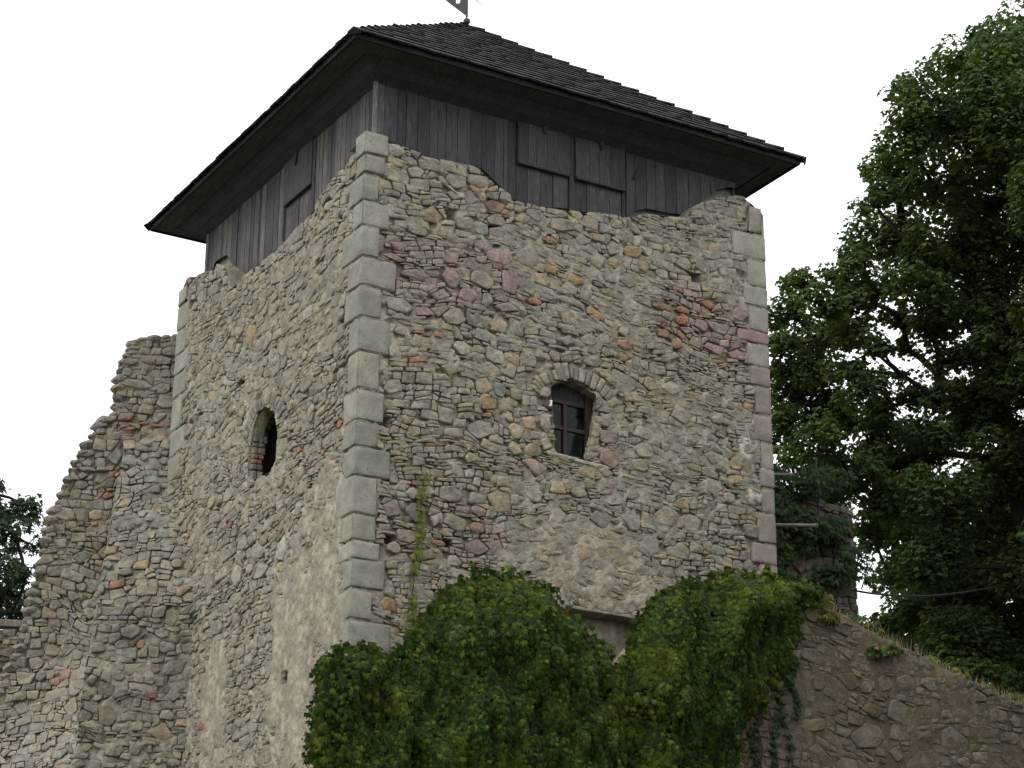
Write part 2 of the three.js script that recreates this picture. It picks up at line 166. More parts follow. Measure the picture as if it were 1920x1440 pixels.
const M = {
  stone: std({ vertexColors: true, map: stoneMap, bumpMap: stoneBump, bumpScale: 0.014 }),
  mortar: std({ vertexColors: true, map: mortarMap, bumpMap: mortarBump, bumpScale: 0.016 }),
  ashlar: std({ vertexColors: true, map: ashlarMap, bumpMap: ashlarBump, bumpScale: 0.008 }),
  core: std({ color: lin(0.36, 0.335, 0.28), map: mortarMap }),
  wood: [[0.165, 0.166, 0.184], [0.135, 0.136, 0.152], [0.25, 0.246, 0.245], [0.17, 0.162, 0.165], [0.105, 0.107, 0.122]].map(c => std({ color: lin(...c), map: woodMap, bumpMap: woodBump, bumpScale: 0.004, roughness: 0.85 })),
  woodPale: [[0.48, 0.46, 0.41], [0.36, 0.35, 0.325]].map(c => std({ color: lin(...c), map: woodMap, bumpMap: woodBump, bumpScale: 0.005 })),
  shingle: [[0.04, 0.037, 0.04], [0.033, 0.031, 0.034], [0.048, 0.044, 0.046]].map(c => std({ color: lin(...c), map: woodMap, bumpMap: woodBump, bumpScale: 0.004 })),
  lining: std({ color: lin(0.3, 0.29, 0.27), map: mortarMap }),
  frame: std({ color: lin(0.11, 0.062, 0.045), map: woodMap, bumpMap: woodBump, bumpScale: 0.002, roughness: 0.7 }),
  glass: new THREE.MeshPhysicalMaterial({ color: lin(0.6, 0.72, 0.72), roughness: 0.12, specularIntensity: 0.35, transmission: 1, thickness: 0, ior: 1.45 }),
  iron: std({ color: lin(0.06, 0.06, 0.065), roughness: 0.6, metalness: 0.4 }),
  bark: std({ color: lin(0.045, 0.04, 0.036), map: barkMap, bumpMap: barkMap, bumpScale: 0.02 }),
  stem: std({ color: lin(0.13, 0.09, 0.06), map: barkMap }),
  leaf: new THREE.MeshPhysicalMaterial({ color: 0xffffff, roughness: 0.8, specularIntensity: 0.3, transmission: 0.3, thickness: 0, side: THREE.DoubleSide }),
  treeLeaf: new THREE.MeshPhysicalMaterial({ color: 0xffffff, roughness: 0.9, specularIntensity: 0.35, transmission: 0.45, thickness: 0, side: THREE.DoubleSide }),
  grass: std({ color: lin(0.07, 0.085, 0.035), map: mortarMap, bumpMap: mortarBump, bumpScale: 0.05 }),
  timber: std({ color: lin(0.52, 0.46, 0.37), map: woodMap, bumpMap: woodBump, bumpScale: 0.004 }),
  dry: std({ color: lin(0.36, 0.3, 0.17), side: THREE.DoubleSide }),
};
const TONE = {
  beige: [0.37, 0.325, 0.25], greybeige: [0.335, 0.305, 0.245], grey: [0.285, 0.272, 0.235], dark: [0.2, 0.19, 0.17], light: [0.43, 0.405, 0.34],
  tan: [0.44, 0.365, 0.235], ochre: [0.45, 0.3, 0.13], brown: [0.33, 0.25, 0.15], olive: [0.3, 0.27, 0.18], rust: [0.34, 0.2, 0.14], red: [0.42, 0.17, 0.12],
  pink: [0.35, 0.25, 0.225], pinkgrey: [0.335, 0.275, 0.24], purple: [0.26, 0.185, 0.18], salmon: [0.43, 0.3, 0.235], bluegrey: [0.29, 0.3, 0.28], green: [0.25, 0.275, 0.24], iron: [0.1, 0.055, 0.06], brick: [0.42, 0.18, 0.125], white: [0.66, 0.65, 0.61],
};
function pick(r, table) { let s = 0; for (const k in table) s += table[k]; let x = r() * s; for (const k in table) { x -= table[k]; if (x <= 0) return k; } return Object.keys(table)[0]; }

// ---------------------------------------------------------------- rubble masonry: every stone a polygon of a power diagram, cut, chipped and set in mortar
function clipHalf(poly, nx, ny, c) {
  const out = [];
  for (let i = 0; i < poly.length; i++) {
    const a = poly[i], b = poly[(i + 1) % poly.length], da = a[0] * nx + a[1] * ny - c, db = b[0] * nx + b[1] * ny - c;
    if (da <= 0) out.push(a);
    if ((da < 0 && db > 0) || (da > 0 && db < 0)) { const t = da / (da - db); out.push([a[0] + (b[0] - a[0]) * t, a[1] + (b[1] - a[1]) * t]); }
  }
  return out;
}
const areaOf = p => { let s = 0; for (let i = 0; i < p.length; i++) { const a = p[i], b = p[(i + 1) % p.length]; s += a[0] * b[1] - a[1] * b[0]; } return s / 2; };
function centroid(p) { let x = 0, y = 0, s = 0; for (let i = 0; i < p.length; i++) { const a = p[i], b = p[(i + 1) % p.length], k = a[0] * b[1] - a[1] * b[0]; s += k; x += (a[0] + b[0]) * k; y += (a[1] + b[1]) * k; } return [x / (3 * s), y / (3 * s)]; }
const ccw = p => areaOf(p) < 0 ? p.slice().reverse() : p;
function sepEdge(poly, x, y) {                                   // the edge of a convex polygon that faces a point most; d > 0 outside
  let best = null;
  for (let i = 0; i < poly.length; i++) { const a = poly[i], b = poly[(i + 1) % poly.length], l = Math.hypot(b[0] - a[0], b[1] - a[1]) || 1e-9, nx = (b[1] - a[1]) / l, ny = -(b[0] - a[0]) / l, c = nx * a[0] + ny * a[1], d = nx * x + ny * y - c; if (!best || d > best.d) best = { d, nx, ny, c }; }
  return best;
}
function stoneGeo(poly, P, r, col, proud, gap = 0.005, seat = -0.07, rough = 1, round = 0) {
  poly = ccw(poly); const [cx, cy] = centroid(poly), A = areaOf(poly), size = Math.sqrt(A);
  let inr = 1e9; for (let i = 0; i < poly.length; i++) { const a = poly[i], b = poly[(i + 1) % poly.length], l = Math.hypot(b[0] - a[0], b[1] - a[1]) || 1e-9; inr = Math.min(inr, Math.abs((b[1] - a[1]) * (cx - a[0]) - (b[0] - a[0]) * (cy - a[1])) / l); }
  const sc = Math.max(0.7, 1 - gap / Math.max(inr, 0.01));
  let q = poly.map(([x, y]) => [cx + (x - cx) * sc, cy + (y - cy) * sc]).filter((p, i, l) => { const n = l[(i + 1) % l.length]; return Math.hypot(p[0] - n[0], p[1] - n[1]) > size * 0.08; });
  if (q.length < 3) q = poly;
  { const o = []; for (let i = 0; i < q.length; i++) { const a = q[i], b = q[(i + 1) % q.length], k = 0.06 + r() * 0.12 + round, k2 = 0.06 + r() * 0.12 + round; o.push([a[0] + (b[0] - a[0]) * k, a[1] + (b[1] - a[1]) * k], [b[0] + (a[0] - b[0]) * k2, b[1] + (a[1] - b[1]) * k2]); } q = o; }
  const big = size > 0.12, n = q.length, ring = q.map(([x, y]) => { const j = 1 + (r() - 0.6) * 0.09; return [cx + (x - cx) * j, cy + (y - cy) * j]; });
  const gx = (r() - 0.5) * 0.12 * rough, gy = (r() - 0.6) * 0.14 * rough, am = Math.min(0.011, size * 0.05) * rough, bev = Math.min(0.016, inr * 0.28) * (0.5 + r() * 0.7);
  const pos = [], uv = [], cl = [], idx = [], uo = r() * 7, vo = r() * 7;
  const put = (x, y, h) => { pos.push(...P(x, y, h)); uv.push(x + uo, y + vo); const k = 0.94 + r() * 0.12; cl.push(col[0] * k, col[1] * k, col[2] * k); };
  const tilt = (X, Y) => gx * (X - cx) + gy * (Y - cy), f = P.flip, tri = (a, b, c) => f ? idx.push(a, c, b) : idx.push(a, b, c);
  const s2 = 1 - bev / Math.max(inr, 0.012), edge = ring.map(([x, y]) => [cx + (x - cx) * s2, cy + (y - cy) * s2, proud + tilt(x, y) * s2 + (r() - 0.5) * 2 * am]);
  const rim = ring.map(([x, y], i) => [x, y, edge[i][2] - bev * (0.5 + r() * 0.6)]);
  for (const [x, y] of ring) put(x, y, seat); for (const e of rim) put(...e);                                 // flank
  for (const e of rim) put(...e); for (const e of edge) put(...e);                                             // bevel
  for (const k of [0, 2]) for (let i = 0; i < n; i++) { const a = k * n + i, b = k * n + (i + 1) % n; tri(a, b, b + n); tri(a, b + n, a + n); }
  const b0 = 4 * n; for (const e of edge) put(...e);                                                           // worked face
  if (big) { for (const [x, y] of ring) { const t = s2 * (0.42 + r() * 0.2), X = cx + (x - cx) * t, Y = cy + (y - cy) * t; put(X, Y, proud + tilt(X, Y) + 0.003 + (r() - 0.45) * 1.5 * am); } for (let i = 0; i < n; i++) { const a = b0 + i, b = b0 + (i + 1) % n; tri(a, b, b + n); tri(a, b + n, a + n); } }
  const c0 = b0 + (big ? n : 0), ce = c0 + n; put(cx, cy, proud + 0.004 + (r() - 0.4) * am); for (let i = 0; i < n; i++) tri(c0 + i, c0 + (i + 1) % n, ce);
  return geo(pos, uv, cl, idx);
}
// roughly coursed rubble: big stones first, wavy courses of blocks and slivers fitted round them
function coursed({ u0, u1, v0, v1, top, exclude = [], seeds = [], seed = 1, bigN = 200, bigW = [0.2, 0.42], bigH = [0.14, 0.28], hMin = 0.075, hMax = 0.2, thin = 0.32, split = 0.3, warp = 1, wide = 1 }) {
  const r = rngOf(seed), ex = exclude.map(ccw), out = [], bigs = [], inEx = (u, v, d) => ex.some(p => sepEdge(p, u, v).d < d);
  const addBig = (u, v, w, h, tone) => {
    const n = 4 + Math.floor(r() * 3), rot = (r() - 0.5) * 0.3, ph = r() * 6.28, pts = [];
    for (let i = 0; i < n; i++) { const a = ph + (i + (r() - 0.5) * 0.55) / n * 6.283, c = Math.cos(a), q = Math.sin(a), m = 1 / Math.pow(Math.abs(c) ** 3 + Math.abs(q) ** 3, 1 / 3), x = c * m * w / 2 * (0.95 + r() * 0.15), y = q * m * h / 2 * (0.95 + r() * 0.15); pts.push([u + x * Math.cos(rot) - y * Math.sin(rot), v + x * Math.sin(rot) + y * Math.cos(rot)]); }
    bigs.push({ u, v, w, h, poly: ccw(pts), tone, R: Math.max(w, h) * 0.75 });
  };
  for (const [u, v, w, h, tone] of seeds) if (!inEx(u, v, 0)) addBig(u, v, w * 1.05, h * 1.05, tone);
  for (let k = 0, t = 0; k < bigN && t < bigN * 40; t++) { const u = u0 + r() * (u1 - u0), v = v0 + r() * (v1 - v0), f = r() ** 1.6, w = bigW[0] + (bigW[1] - bigW[0]) * f, h = Math.min(w * 0.95, bigH[0] + (bigH[1] - bigH[0]) * (f * 0.6 + r() * 0.4)); if (v > top(u) - h * 0.6 || inEx(u, v, h * 0.35)) continue; if (bigs.some(b => Math.abs(b.u - u) < (b.w + w) * 0.47 && Math.abs(b.v - v) < (b.h + h) * 0.47)) continue; addBig(u, v, w, h); k++; }
  bigs.forEach((b, i) => { let p = b.poly; for (const o of bigs) if (o !== b && Math.abs(o.u - b.u) < (o.w + b.w) * 0.6 && Math.abs(o.v - b.v) < (o.h + b.h) * 0.6) { const nx = (o.u - b.u) / (o.w + b.w), ny = (o.v - b.v) / (o.h + b.h), t = b.w / (o.w + b.w), mx = b.u + (o.u - b.u) * t, my = b.v + (o.v - b.v) * (b.h / (o.h + b.h)), l = Math.hypot(nx, ny); p = clipHalf(p, nx / l, ny / l, (nx * mx + ny * my) / l); } b.poly = p; });
  const trim = (p, u, v, self) => {
    p = clipHalf(p, -1, 0, -u0); p = clipHalf(p, 1, 0, u1); if (p.length < 3) return p;
    const e = 0.12, sl = (top(u + e) - top(u - e)) / (2 * e); p = clipHalf(p, -sl, 1, top(u) - sl * u);
    for (const q of ex) { if (p.length < 3) return p; const k = sepEdge(q, u, v); if (k.d < 0.6) p = clipHalf(p, -k.nx, -k.ny, -k.c); }
    return p;
  };
  for (const b of bigs) { if (b.poly.length < 3) continue; const p = trim(b.poly, b.u, b.v); if (p.length > 2 && areaOf(p) > 0.002) out.push({ poly: p, tone: b.tone, fixed: !!b.tone, big: true }); }
  const live = bigs.filter(b => b.poly.length > 2);
  const wv = (u, v) => [u + warp * ((fbm(u * 1.1, v * 1.1, seed + 3, 2) - 0.5) * 0.3 + (fbm(u * 4.5, v * 4.5, seed + 4, 2) - 0.5) * 0.07), v + warp * ((fbm(u * 0.6, v * 0.6, seed + 5, 2) - 0.5) * 0.7 + (fbm(u * 2.1, v * 2.1, seed + 6, 2) - 0.5) * 0.17 + (fbm(u * 6, v * 6, seed + 7, 2) - 0.5) * 0.05)];
  let v = v0 - 0.6;
  while (v < v1 + 0.6) {
    const isThin = r() < thin, h = isThin ? 0.035 + r() * 0.04 : hMin + (hMax - hMin) * r() ** 1.3; let u = u0 - 0.5 - r() * 0.3, sl = 0;
    while (u < u1 + 0.5) {
      const w = (isThin ? 0.1 + r() * 0.26 : h * (0.65 + r() * 1.5) + 0.02) * wide, s2 = (r() - 0.5) * 0.5 * h, dT = (r() - 0.5) * 0.22 * h, dB = (r() - 0.5) * 0.22 * h;
      let list = [[[u, v + dB], [u + w * (0.4 + r() * 0.2), v - r() * 0.05 * h], [u + w, v - dB], [u + w + s2, v + h + dT], [u + w * (0.4 + r() * 0.2), v + h + r() * 0.06 * h], [u + sl, v + h - dT]]];
      const cut = (nx, ny, c) => { const nl = []; for (const q of list) { const A = clipHalf(q, nx, ny, c), B = clipHalf(q, -nx, -ny, -c); if (A.length > 2) nl.push(A); if (B.length > 2) nl.push(B); } list = nl; };
      if (!isThin && h > 0.085 && r() < split) { const a = (r() - 0.5) * 0.5, nx = Math.sin(a), ny = Math.cos(a), c = nx * (u + w / 2) + ny * (v + h * (0.3 + r() * 0.4)); cut(nx, ny, c); if (r() < 0.35) { const a2 = (r() - 0.5) * 0.6; cut(Math.cos(a2), Math.sin(a2), Math.cos(a2) * (u + w * (0.35 + r() * 0.3)) + Math.sin(a2) * (v + h / 2)); } }
      for (let q of list) {
        q = ccw(q.map(([x, y]) => wv(x, y))); if (areaOf(q) < 0.0009) continue; let [cu, cv] = centroid(q); if (cu < u0 - 0.05 || cu > u1 + 0.05 || cv < v0 || cv > top(cu) - 0.012 || inEx(cu, cv, 0.008)) continue;
        let dead = false; for (const b of live) { if (Math.abs(b.u - cu) > b.R + 0.3 || Math.abs(b.v - cv) > b.R + 0.3) continue; const k = sepEdge(b.poly, cu, cv); if (k.d < -0.015) { dead = true; break; } if (k.d < 0.35) { q = clipHalf(q, -k.nx, -k.ny, -k.c); if (q.length < 3) { dead = true; break; } } }
        if (dead) continue; q = trim(q, cu, cv); if (q.length > 2 && areaOf(q) > 0.0007) out.push({ poly: q });
      }
      u += w; sl = s2;
    }
    v += h;
  }
  return out;
}
function mortarSheet({ u0, u1, v0, top, step, P, h, tone, holes = [] }) {
  const nu = Math.ceil((u1 - u0) / step), vm = Math.max(...Array.from({ length: nu + 1 }, (_, i) => top(u0 + (u1 - u0) * i / nu))), nv = Math.ceil((vm - v0) / step);
  const pos = [], uv = [], col = [], idx = [], ex = holes.map(ccw), C = [];
  for (let j = 0; j <= nv; j++) for (let i = 0; i <= nu; i++) {
    const u = u0 + (u1 - u0) * i / nu, v = v0 + (top(u) - v0) * j / nv;
    C.push([u, v]); pos.push(...P(u, v, j === nv ? h(u, v) - 0.03 : h(u, v))); uv.push(u, v); col.push(...tone(u, v));
  }
  for (let j = 0; j < nv; j++) for (let i = 0; i < nu; i++) {
    const a = j * (nu + 1) + i, b = a + 1, c = a + nu + 1, d = c + 1, cu = (C[a][0] + C[d][0]) / 2, cv = (C[a][1] + C[d][1]) / 2;
    if (ex.some(p => sepEdge(p, cu, cv).d < -0.01)) continue;
    if (P.flip) idx.push(a, d, b, a, c, d); else idx.push(a, b, d, a, d, c);
  }
  return geo(pos, uv, col, idx);
}
// turn a list of {poly, tone...} into up to `max` single stones plus one joined part of the rest
function layStones(list, parent, max, restName) {
  list.sort((a, b) => b.rank - a.rank);
  list.slice(0, max).forEach(s => part('stone', s.geo, M.stone, parent));
  const rest = list.slice(max);
  if (rest.length) stuff(part(restName, mergeGeometries(rest.map(s => s.geo)), M.stone, parent));
}
// dressed block: a box with chamfered, slightly worn edges; (a, b) spans given through a face map
function block(P, u0, u1, v0, v1, h0, h1, col, r, cham = 0.018) {
  const pos = [], uv = [], cl = [], idx = [], n = 5, uo = r() * 5, vo = r() * 5;
  const us = [0, 0.06, 0.5, 0.94, 1], lay = [[h0, 0], [h1 - cham, 0], [h1, cham]];
  const jit = Array.from({ length: 4 }, () => (r() - 0.5) * 0.03);
  const add = (fu, fv, h, inset, k) => {
    const U = u0 + (u1 - u0) * fu, V = v0 + (v1 - v0) * fv + (jit[0] * (1 - fu) + jit[1] * fu) * (fv < 0.5 ? 1 : 0.6);
    const x = clamp(U, u0 + inset, u1 - inset), y = clamp(V, v0 + inset, v1 - inset);
    pos.push(...P(x, y, h + (k > 1 ? (fbm(x * 4 + uo, y * 4, 7) - 0.5) * 0.022 : 0))); uv.push(x + uo, y + vo); const m = 0.95 + r() * 0.1; cl.push(col[0] * m, col[1] * m, col[2] * m);
  };
  const loop = []; for (let i = 0; i < n; i++) loop.push([us[i], 0]); for (let i = 1; i < n; i++) loop.push([1, us[i]]); for (let i = n - 2; i >= 0; i--) loop.push([us[i], 1]); for (let i = n - 2; i > 0; i--) loop.push([0, us[i]]);
  const m = loop.length;
  lay.forEach(([h, ins], k) => loop.forEach(([a, b]) => add(a, b, h, ins, k)));
  const base = pos.length / 3; for (let j = 1; j < n - 1; j++) for (let i = 1; i < n - 1; i++) add(us[i], us[j], h1, cham, 2);
  const f = P.flip, tri = (a, b, c) => f ? idx.push(a, c, b) : idx.push(a, b, c), quad = (a, b, c, d) => { tri(a, b, c); tri(a, c, d); };
  for (let k = 0; k < 2; k++) for (let i = 0; i < m; i++) { const a = k * m + i, b = k * m + (i + 1) % m; quad(a, b, b + m, a + m); }
  const at = (i, j) => (i > 0 && j > 0 && i < n - 1 && j < n - 1) ? base + (j - 1) * (n - 2) + i - 1 : 2 * m + (j === 0 ? i : i === n - 1 ? n - 1 + j : j === n - 1 ? 2 * (n - 1) + (n - 1 - i) : 3 * (n - 1) + (n - 1 - j));
  for (let j = 0; j < n - 1; j++) for (let i = 0; i < n - 1; i++) quad(at(i, j), at(i + 1, j), at(i + 1, j + 1), at(i, j + 1));
  return geo(pos, uv, cl, idx);
}

// ---------------------------------------------------------------- ground
{
  const n = 120, S = 320, pos = [], uv = [], idx = [];
  for (let j = 0; j <= n; j++) for (let i = 0; i <= n; i++) {
    const fx = i / n * 2 - 1, fz = j / n * 2 - 1, x = 3 + Math.sign(fx) * Math.abs(fx) ** 2.2 * S, z = 4 + Math.sign(fz) * Math.abs(fz) ** 2.2 * S;
    const ramp = 1 - sstep(9, 26, Math.hypot(x - 4, z + 3)), far = sstep(22, 80, Math.hypot(x - 3, z + 8));
    pos.push(x, -9.2 + ramp * (6.1 - 8 * far) - (1 - ramp) * far * 2 + (fbm(x * 0.3, z * 0.3, 900) - 0.5) * 0.25, z); uv.push(x, z);
  }
  for (let j = 0; j < n; j++) for (let i = 0; i < n; i++) { const a = j * (n + 1) + i, c = a + n + 1; idx.push(a, c, a + 1, a + 1, c, c + 1); }
  const g = part('ground', geo(pos, uv, null, idx), M.grass, scene); g.userData.kind = 'structure';
}

// ---------------------------------------------------------------- the tower
const W = 7, D = 6.85;
const tower = thing('stone_tower', 'square rubble stone tower with dark timber gallery and hipped shingle roof', 'tower');
const PR = faceMap([0, 0, 0], [1, 0, 0], [0, 1, 0], [0, 0, 1]);                 // right-hand face, u along +x
const PL = faceMap([0, 0, 0], [0, 0, -1], [0, 1, 0], [-1, 0, 0]);               // left-hand face, u runs back from the near corner
const PX = faceMap([W, 0, 0], [0, 0, -1], [0, 1, 0], [1, 0, 0]);                // hidden far side
const PB = faceMap([0, 0, -D], [1, 0, 0], [0, 1, 0], [0, 0, -1]);               // hidden back
const topR = lerpProfile([[-0.03, 7.03], [0.28, 7.05], [0.63, 6.99], [0.98, 6.93], [1.42, 6.96], [1.86, 6.97], [2.14, 6.78], [2.41, 6.63], [2.77, 6.6], [3.24, 6.64], [3.71, 6.71], [4.18, 6.78], [4.47, 6.8], [4.81, 6.97], [5.16, 7.01], [5.51, 7.07], [5.66, 7.29], [6.07, 7.53], [6.38, 7.66], [6.64, 7.69], [6.81, 7.62], [6.94, 7.51]]);
const topL = lerpProfile([[0.05, 7.06], [0.25, 6.94], [0.53, 6.84], [0.96, 6.77], [1.48, 6.68], [1.74, 6.52], [2.19, 6.44], [2.75, 6.4], [3.33, 6.39], [3.92, 6.39], [4.32, 6.33], [4.7, 6.39], [4.89, 6.78], [5.24, 7.0], [5.56, 7.01], [6.02, 7.11], [6.6, 7.23], [6.85, 7.07]]);
const arcPts = (cx, cy, r, a0, a1, n, k = 1) => Array.from({ length: n + 1 }, (_, i) => { const a = (a0 + (a1 - a0) * i / n) * Math.PI / 180; return [cx + Math.cos(a) * r, cy + Math.sin(a) * r * k]; });
const winR = [[3.13, 2.78], [3.8, 2.76], [3.83, 3.4], [3.93, 3.75], [3.74, 3.91], [3.46, 3.98], [3.22, 3.91], [3.06, 3.78], [3.1, 3.4]];
const winL = [[2.62, 2.86], [2.8, 2.74], [3.4, 2.8], [3.64, 2.9], [3.6, 3.35], [3.5, 3.68], [3.3, 3.86], [3.04, 3.86], [2.74, 3.66], [2.6, 3.3]];
const archR = arcPts(3.48, 3.2, 1.03, 34, 147, 10), archL = arcPts(3.14, 3.28, 0.88, 25, 160, 10);

const qNear = [[6.72, 7.08, 0.34, 0.28], [6.42, 6.71, 0.29, 0.23], [5.99, 6.4, 0.21, 0.44], [5.6, 5.99, 0.39, 0.27], [5.13, 5.61, 0.25, 0.62], [4.69, 5.13, 0.53, 0.38], [4.22, 4.69, 0.31, 0.47], [3.71, 4.22, 0.45, 0.3], [3.16, 3.71, 0.3, 0.29], [2.7, 3.16, 0.39, 0.4], [2.33, 2.69, 0.31, 0.37], [1.91, 2.33, 0.51, 0.33], [1.38, 1.91, 0.32, 0.52], [1.01, 1.38, 0.32, 0.29], [0.75, 1.01, 0.38, 0.41], [0.35, 0.75, 0.46, 0.24], [-0.07, 0.34, 0.29, 0.55], [-0.5, -0.08, 0.58, 0.25], [-0.95, -0.51, 0.32, 0.5], [-1.4, -0.96, 0.5, 0.28], [-1.85, -1.41, 0.3, 0.5], [-2.3, -1.86, 0.5, 0.3], [-2.75, -2.31, 0.3, 0.5]];
const qRight = [[7.07, 7.56, 6.68], [6.64, 7.07, 6.38], [6.17, 6.64, 6.64], [5.84, 6.17, 6.56], [5.42, 5.84, 6.65], [5.22, 5.42, 6.43], [4.84, 5.22, 6.59], [4.52, 4.84, 6.63], [4.07, 4.52, 6.72], [3.62, 4.07, 6.66], [3.2, 3.62, 6.78], [2.9, 3.2, 6.76], [2.5, 2.9, 6.77], [2.02, 2.5, 6.69], [1.7, 2.02, 6.57], [1.2, 1.7, 6.7], [0.7, 1.2, 6.5]];
const qLeft = [[6.78, 7.1, 6.49], [6.34, 6.78, 6.38], [5.9, 6.34, 6.46], [5.55, 5.9, 6.26], [5.14, 5.55, 6.34], [4.57, 5.14, 6.45], [4.13, 4.57, 6.26], [3.7, 4.13, 6.4]];
const rect = (a, b, c, d) => [[a, c], [b, c], [b, d], [a, d]];

// tones and joints of the two faces
const zPinkA = (u, v) => ell(u, v, 1.35, 5.1, 1.25, 0.75), zRed = (u, v) => ell(u, v, 5.75, 5.35, 1.0, 0.62), zPinkB = (u, v) => ell(u, v, 1.3, 1.35, 1.15, 0.55), zLowR = (u, v) => ell(u, v, 6.2, 1.9, 0.6, 0.35);
const zPlasterR = (u, v) => ell(u, v, 3.5, 1.05, 1.45, 0.8) * sstep(0.22, 0.45, fbm(u * 1.7, v * 1.7, 61)), zWhite = (u, v) => Math.max(ell(u, v, 6.56, 3.45, 0.2, 0.5), ell(u, v, 6.66, 2.75, 0.13, 0.14));
function toneR(u, v, r) {
  const p = Math.max(zPinkA(u, v), zPinkB(u, v) * 0.8, zLowR(u, v) * 0.8), q = zRed(u, v);
  if (r() < q * 0.85) return pick(r, { pink: 4, pinkgrey: 2, rust: 3, red: 0.8, purple: 3, greybeige: 1.5 });
  if (r() < p * 0.75) return pick(r, { pink: 4, pinkgrey: 4, purple: 1, rust: 0.5, greybeige: 3 });
  return pick(r, { beige: 6, greybeige: 8, grey: 4, tan: 2.2, light: 1.2, pinkgrey: 1.3, bluegrey: 0.5, olive: 1.6, ochre: 0.25, rust: 0.25, dark: 0.5, brown: 0.4 });
}
function toneL(u, v, r) { return pick(r, { beige: 5, greybeige: 8, grey: 4, light: 2, tan: 1.6, olive: 0.6, pinkgrey: 0.7, bluegrey: 0.8, red: 0.12, ochre: 0.15, dark: 0.4 }); }
const holeDip = (L, u, v, rad = 0.075) => { let d = 0; for (const [a, b] of L) d = Math.max(d, 1 - sstep(rad * 0.7, rad * 1.25, Math.max(Math.abs(u - a), Math.abs(v - b)))); return d; };
function mortR(u, v) {
  const z = Math.max(zPinkA(u, v), zRed(u, v), zPinkB(u, v)), f = sstep(0.38, 0.55, fbm(u * 7, v * 9, 35, 3) + (fbm(u * 0.9, v * 0.9, 31, 2) - 0.5) * 0.5 - z * 0.16);
  let h = -0.05 + 0.06 * f + (fbm(u * 14, v * 14, 37, 2) - 0.5) * 0.012;
  const p = Math.max(zPlasterR(u, v), zWhite(u, v)); h += p * (0.022 - h) * 0.85 + p * (fbm(u * 4, v * 4, 39, 4) - 0.5) * 0.075;
  if (v < 0.57) { const k = sstep(3.3, 3.42, u) * (1 - sstep(4.75, 4.85, u)); h = h * (1 - k) + k * (-0.24 + (fbm(u * 6, v * 6, 44) - 0.5) * 0.03); }
  return h - 0.2 * holeDip(HOLE_R, u, v);
}
const zPlL = (u, v) => clamp(Math.max(ell(u, v, 1.3, -0.3, 1.4, 2.0), ell(u, v, 4.45, -0.6, 0.5, 1.5), ell(u, v, 0.9, 1.5, 0.9, 0.9) * 0.8) * sstep(0.24, 0.46, fbm(u * 1.3, v * 0.9, 81, 3)));
function mortL(u, v) {
  let h = -0.05 + 0.062 * sstep(0.37, 0.55, fbm(u * 7, v * 9, 55, 3) + (fbm(u * 1.1, v * 1.1, 51, 2) - 0.5) * 0.5) + (fbm(u * 14, v * 14, 57, 2) - 0.5) * 0.012;
  const p = zPlL(u, v); h += p * (0.035 - h) * 0.95 + p * (fbm(u * 4, v * 4, 59, 4) - 0.5) * 0.045;
  return h - 0.25 * holeDip(HOLE_L, u, v);
}
function mtone(u, v, s) { const n = fbm(u * 0.9, v * 0.9, s, 3), k = fbm(u * 7, v * 7, s + 3, 3); let c = mixc([0.355, 0.325, 0.255], [0.415, 0.395, 0.335], sstep(0.3, 0.7, n)); const m = 0.88 + k * 0.24; return [c[0] * m, c[1] * m, c[2] * m]; }
const mtoneR = (u, v) => { let c = mtone(u, v, 111); const p = Math.max(zPinkA(u, v), zRed(u, v), zPinkB(u, v)); c = mixc(c, [0.27, 0.22, 0.18], p * 0.7); c = mixc(c, [0.46, 0.42, 0.34], zPlasterR(u, v) * 0.85); const w = zWhite(u, v) * sstep(0.42, 0.6, fbm(u * 6, v * 5, 131)); return mixc(c, TONE.white, w); };
const mtoneL = (u, v) => { let c = mtone(u, v, 141); c = mixc(c, [0.47, 0.435, 0.355], zPlL(u, v) * 0.85); const s = sstep(0.6, 0.75, fbm(u * 2.5, v * 2.5, 155)) * zPlL(u, v); return mixc(c, [0.36, 0.31, 0.24], s * 0.6); };

const towerStones = [];
function addStones(cells, P, toneFn, mort, seed, rankK, list, opt = {}) {
  const r = rngOf(seed);
  for (const c of cells) {
    const [cu, cv] = centroid(c.poly); if (opt.skip && opt.skip(cu, cv)) continue;
    const A = areaOf(ccw(c.poly)), t = c.tone || toneFn(cu, cv, r), base = mixc(TONE[t], [0.37, 0.338, 0.252], c.tone ? 0.18 : (t === 'red' || t === 'rust' || t === 'purple') ? 0.15 : 0.45), k = 0.87 + r() * 0.24, w = (r() - 0.5) * 0.05;
    let col = [base[0] * k * (1 + w), base[1] * k, base[2] * k * (1 - w)]; if (opt.dirtShade) col = mixc(col, opt.dirtShade[0], opt.dirtShade[1] * (0.7 + 0.5 * r()));  // curtain wall: lichen dirt; garden wall and pier: tree shade painted into the colour
    const bulge = opt.proud || 0.03;
    const proud = r() * bulge + (c.big ? 0.008 : 0);
    if (mort(cu, cv) > proud + 0.035 && !c.fixed) continue;
    list.push({ geo: stoneGeo(c.poly, P, r, col, proud, 0.002 + r() * 0.006, opt.seat || -0.09, opt.rough || 1), rank: A * rankK(cu, cv), tone: t, u: cu, v: cv });
  }
}
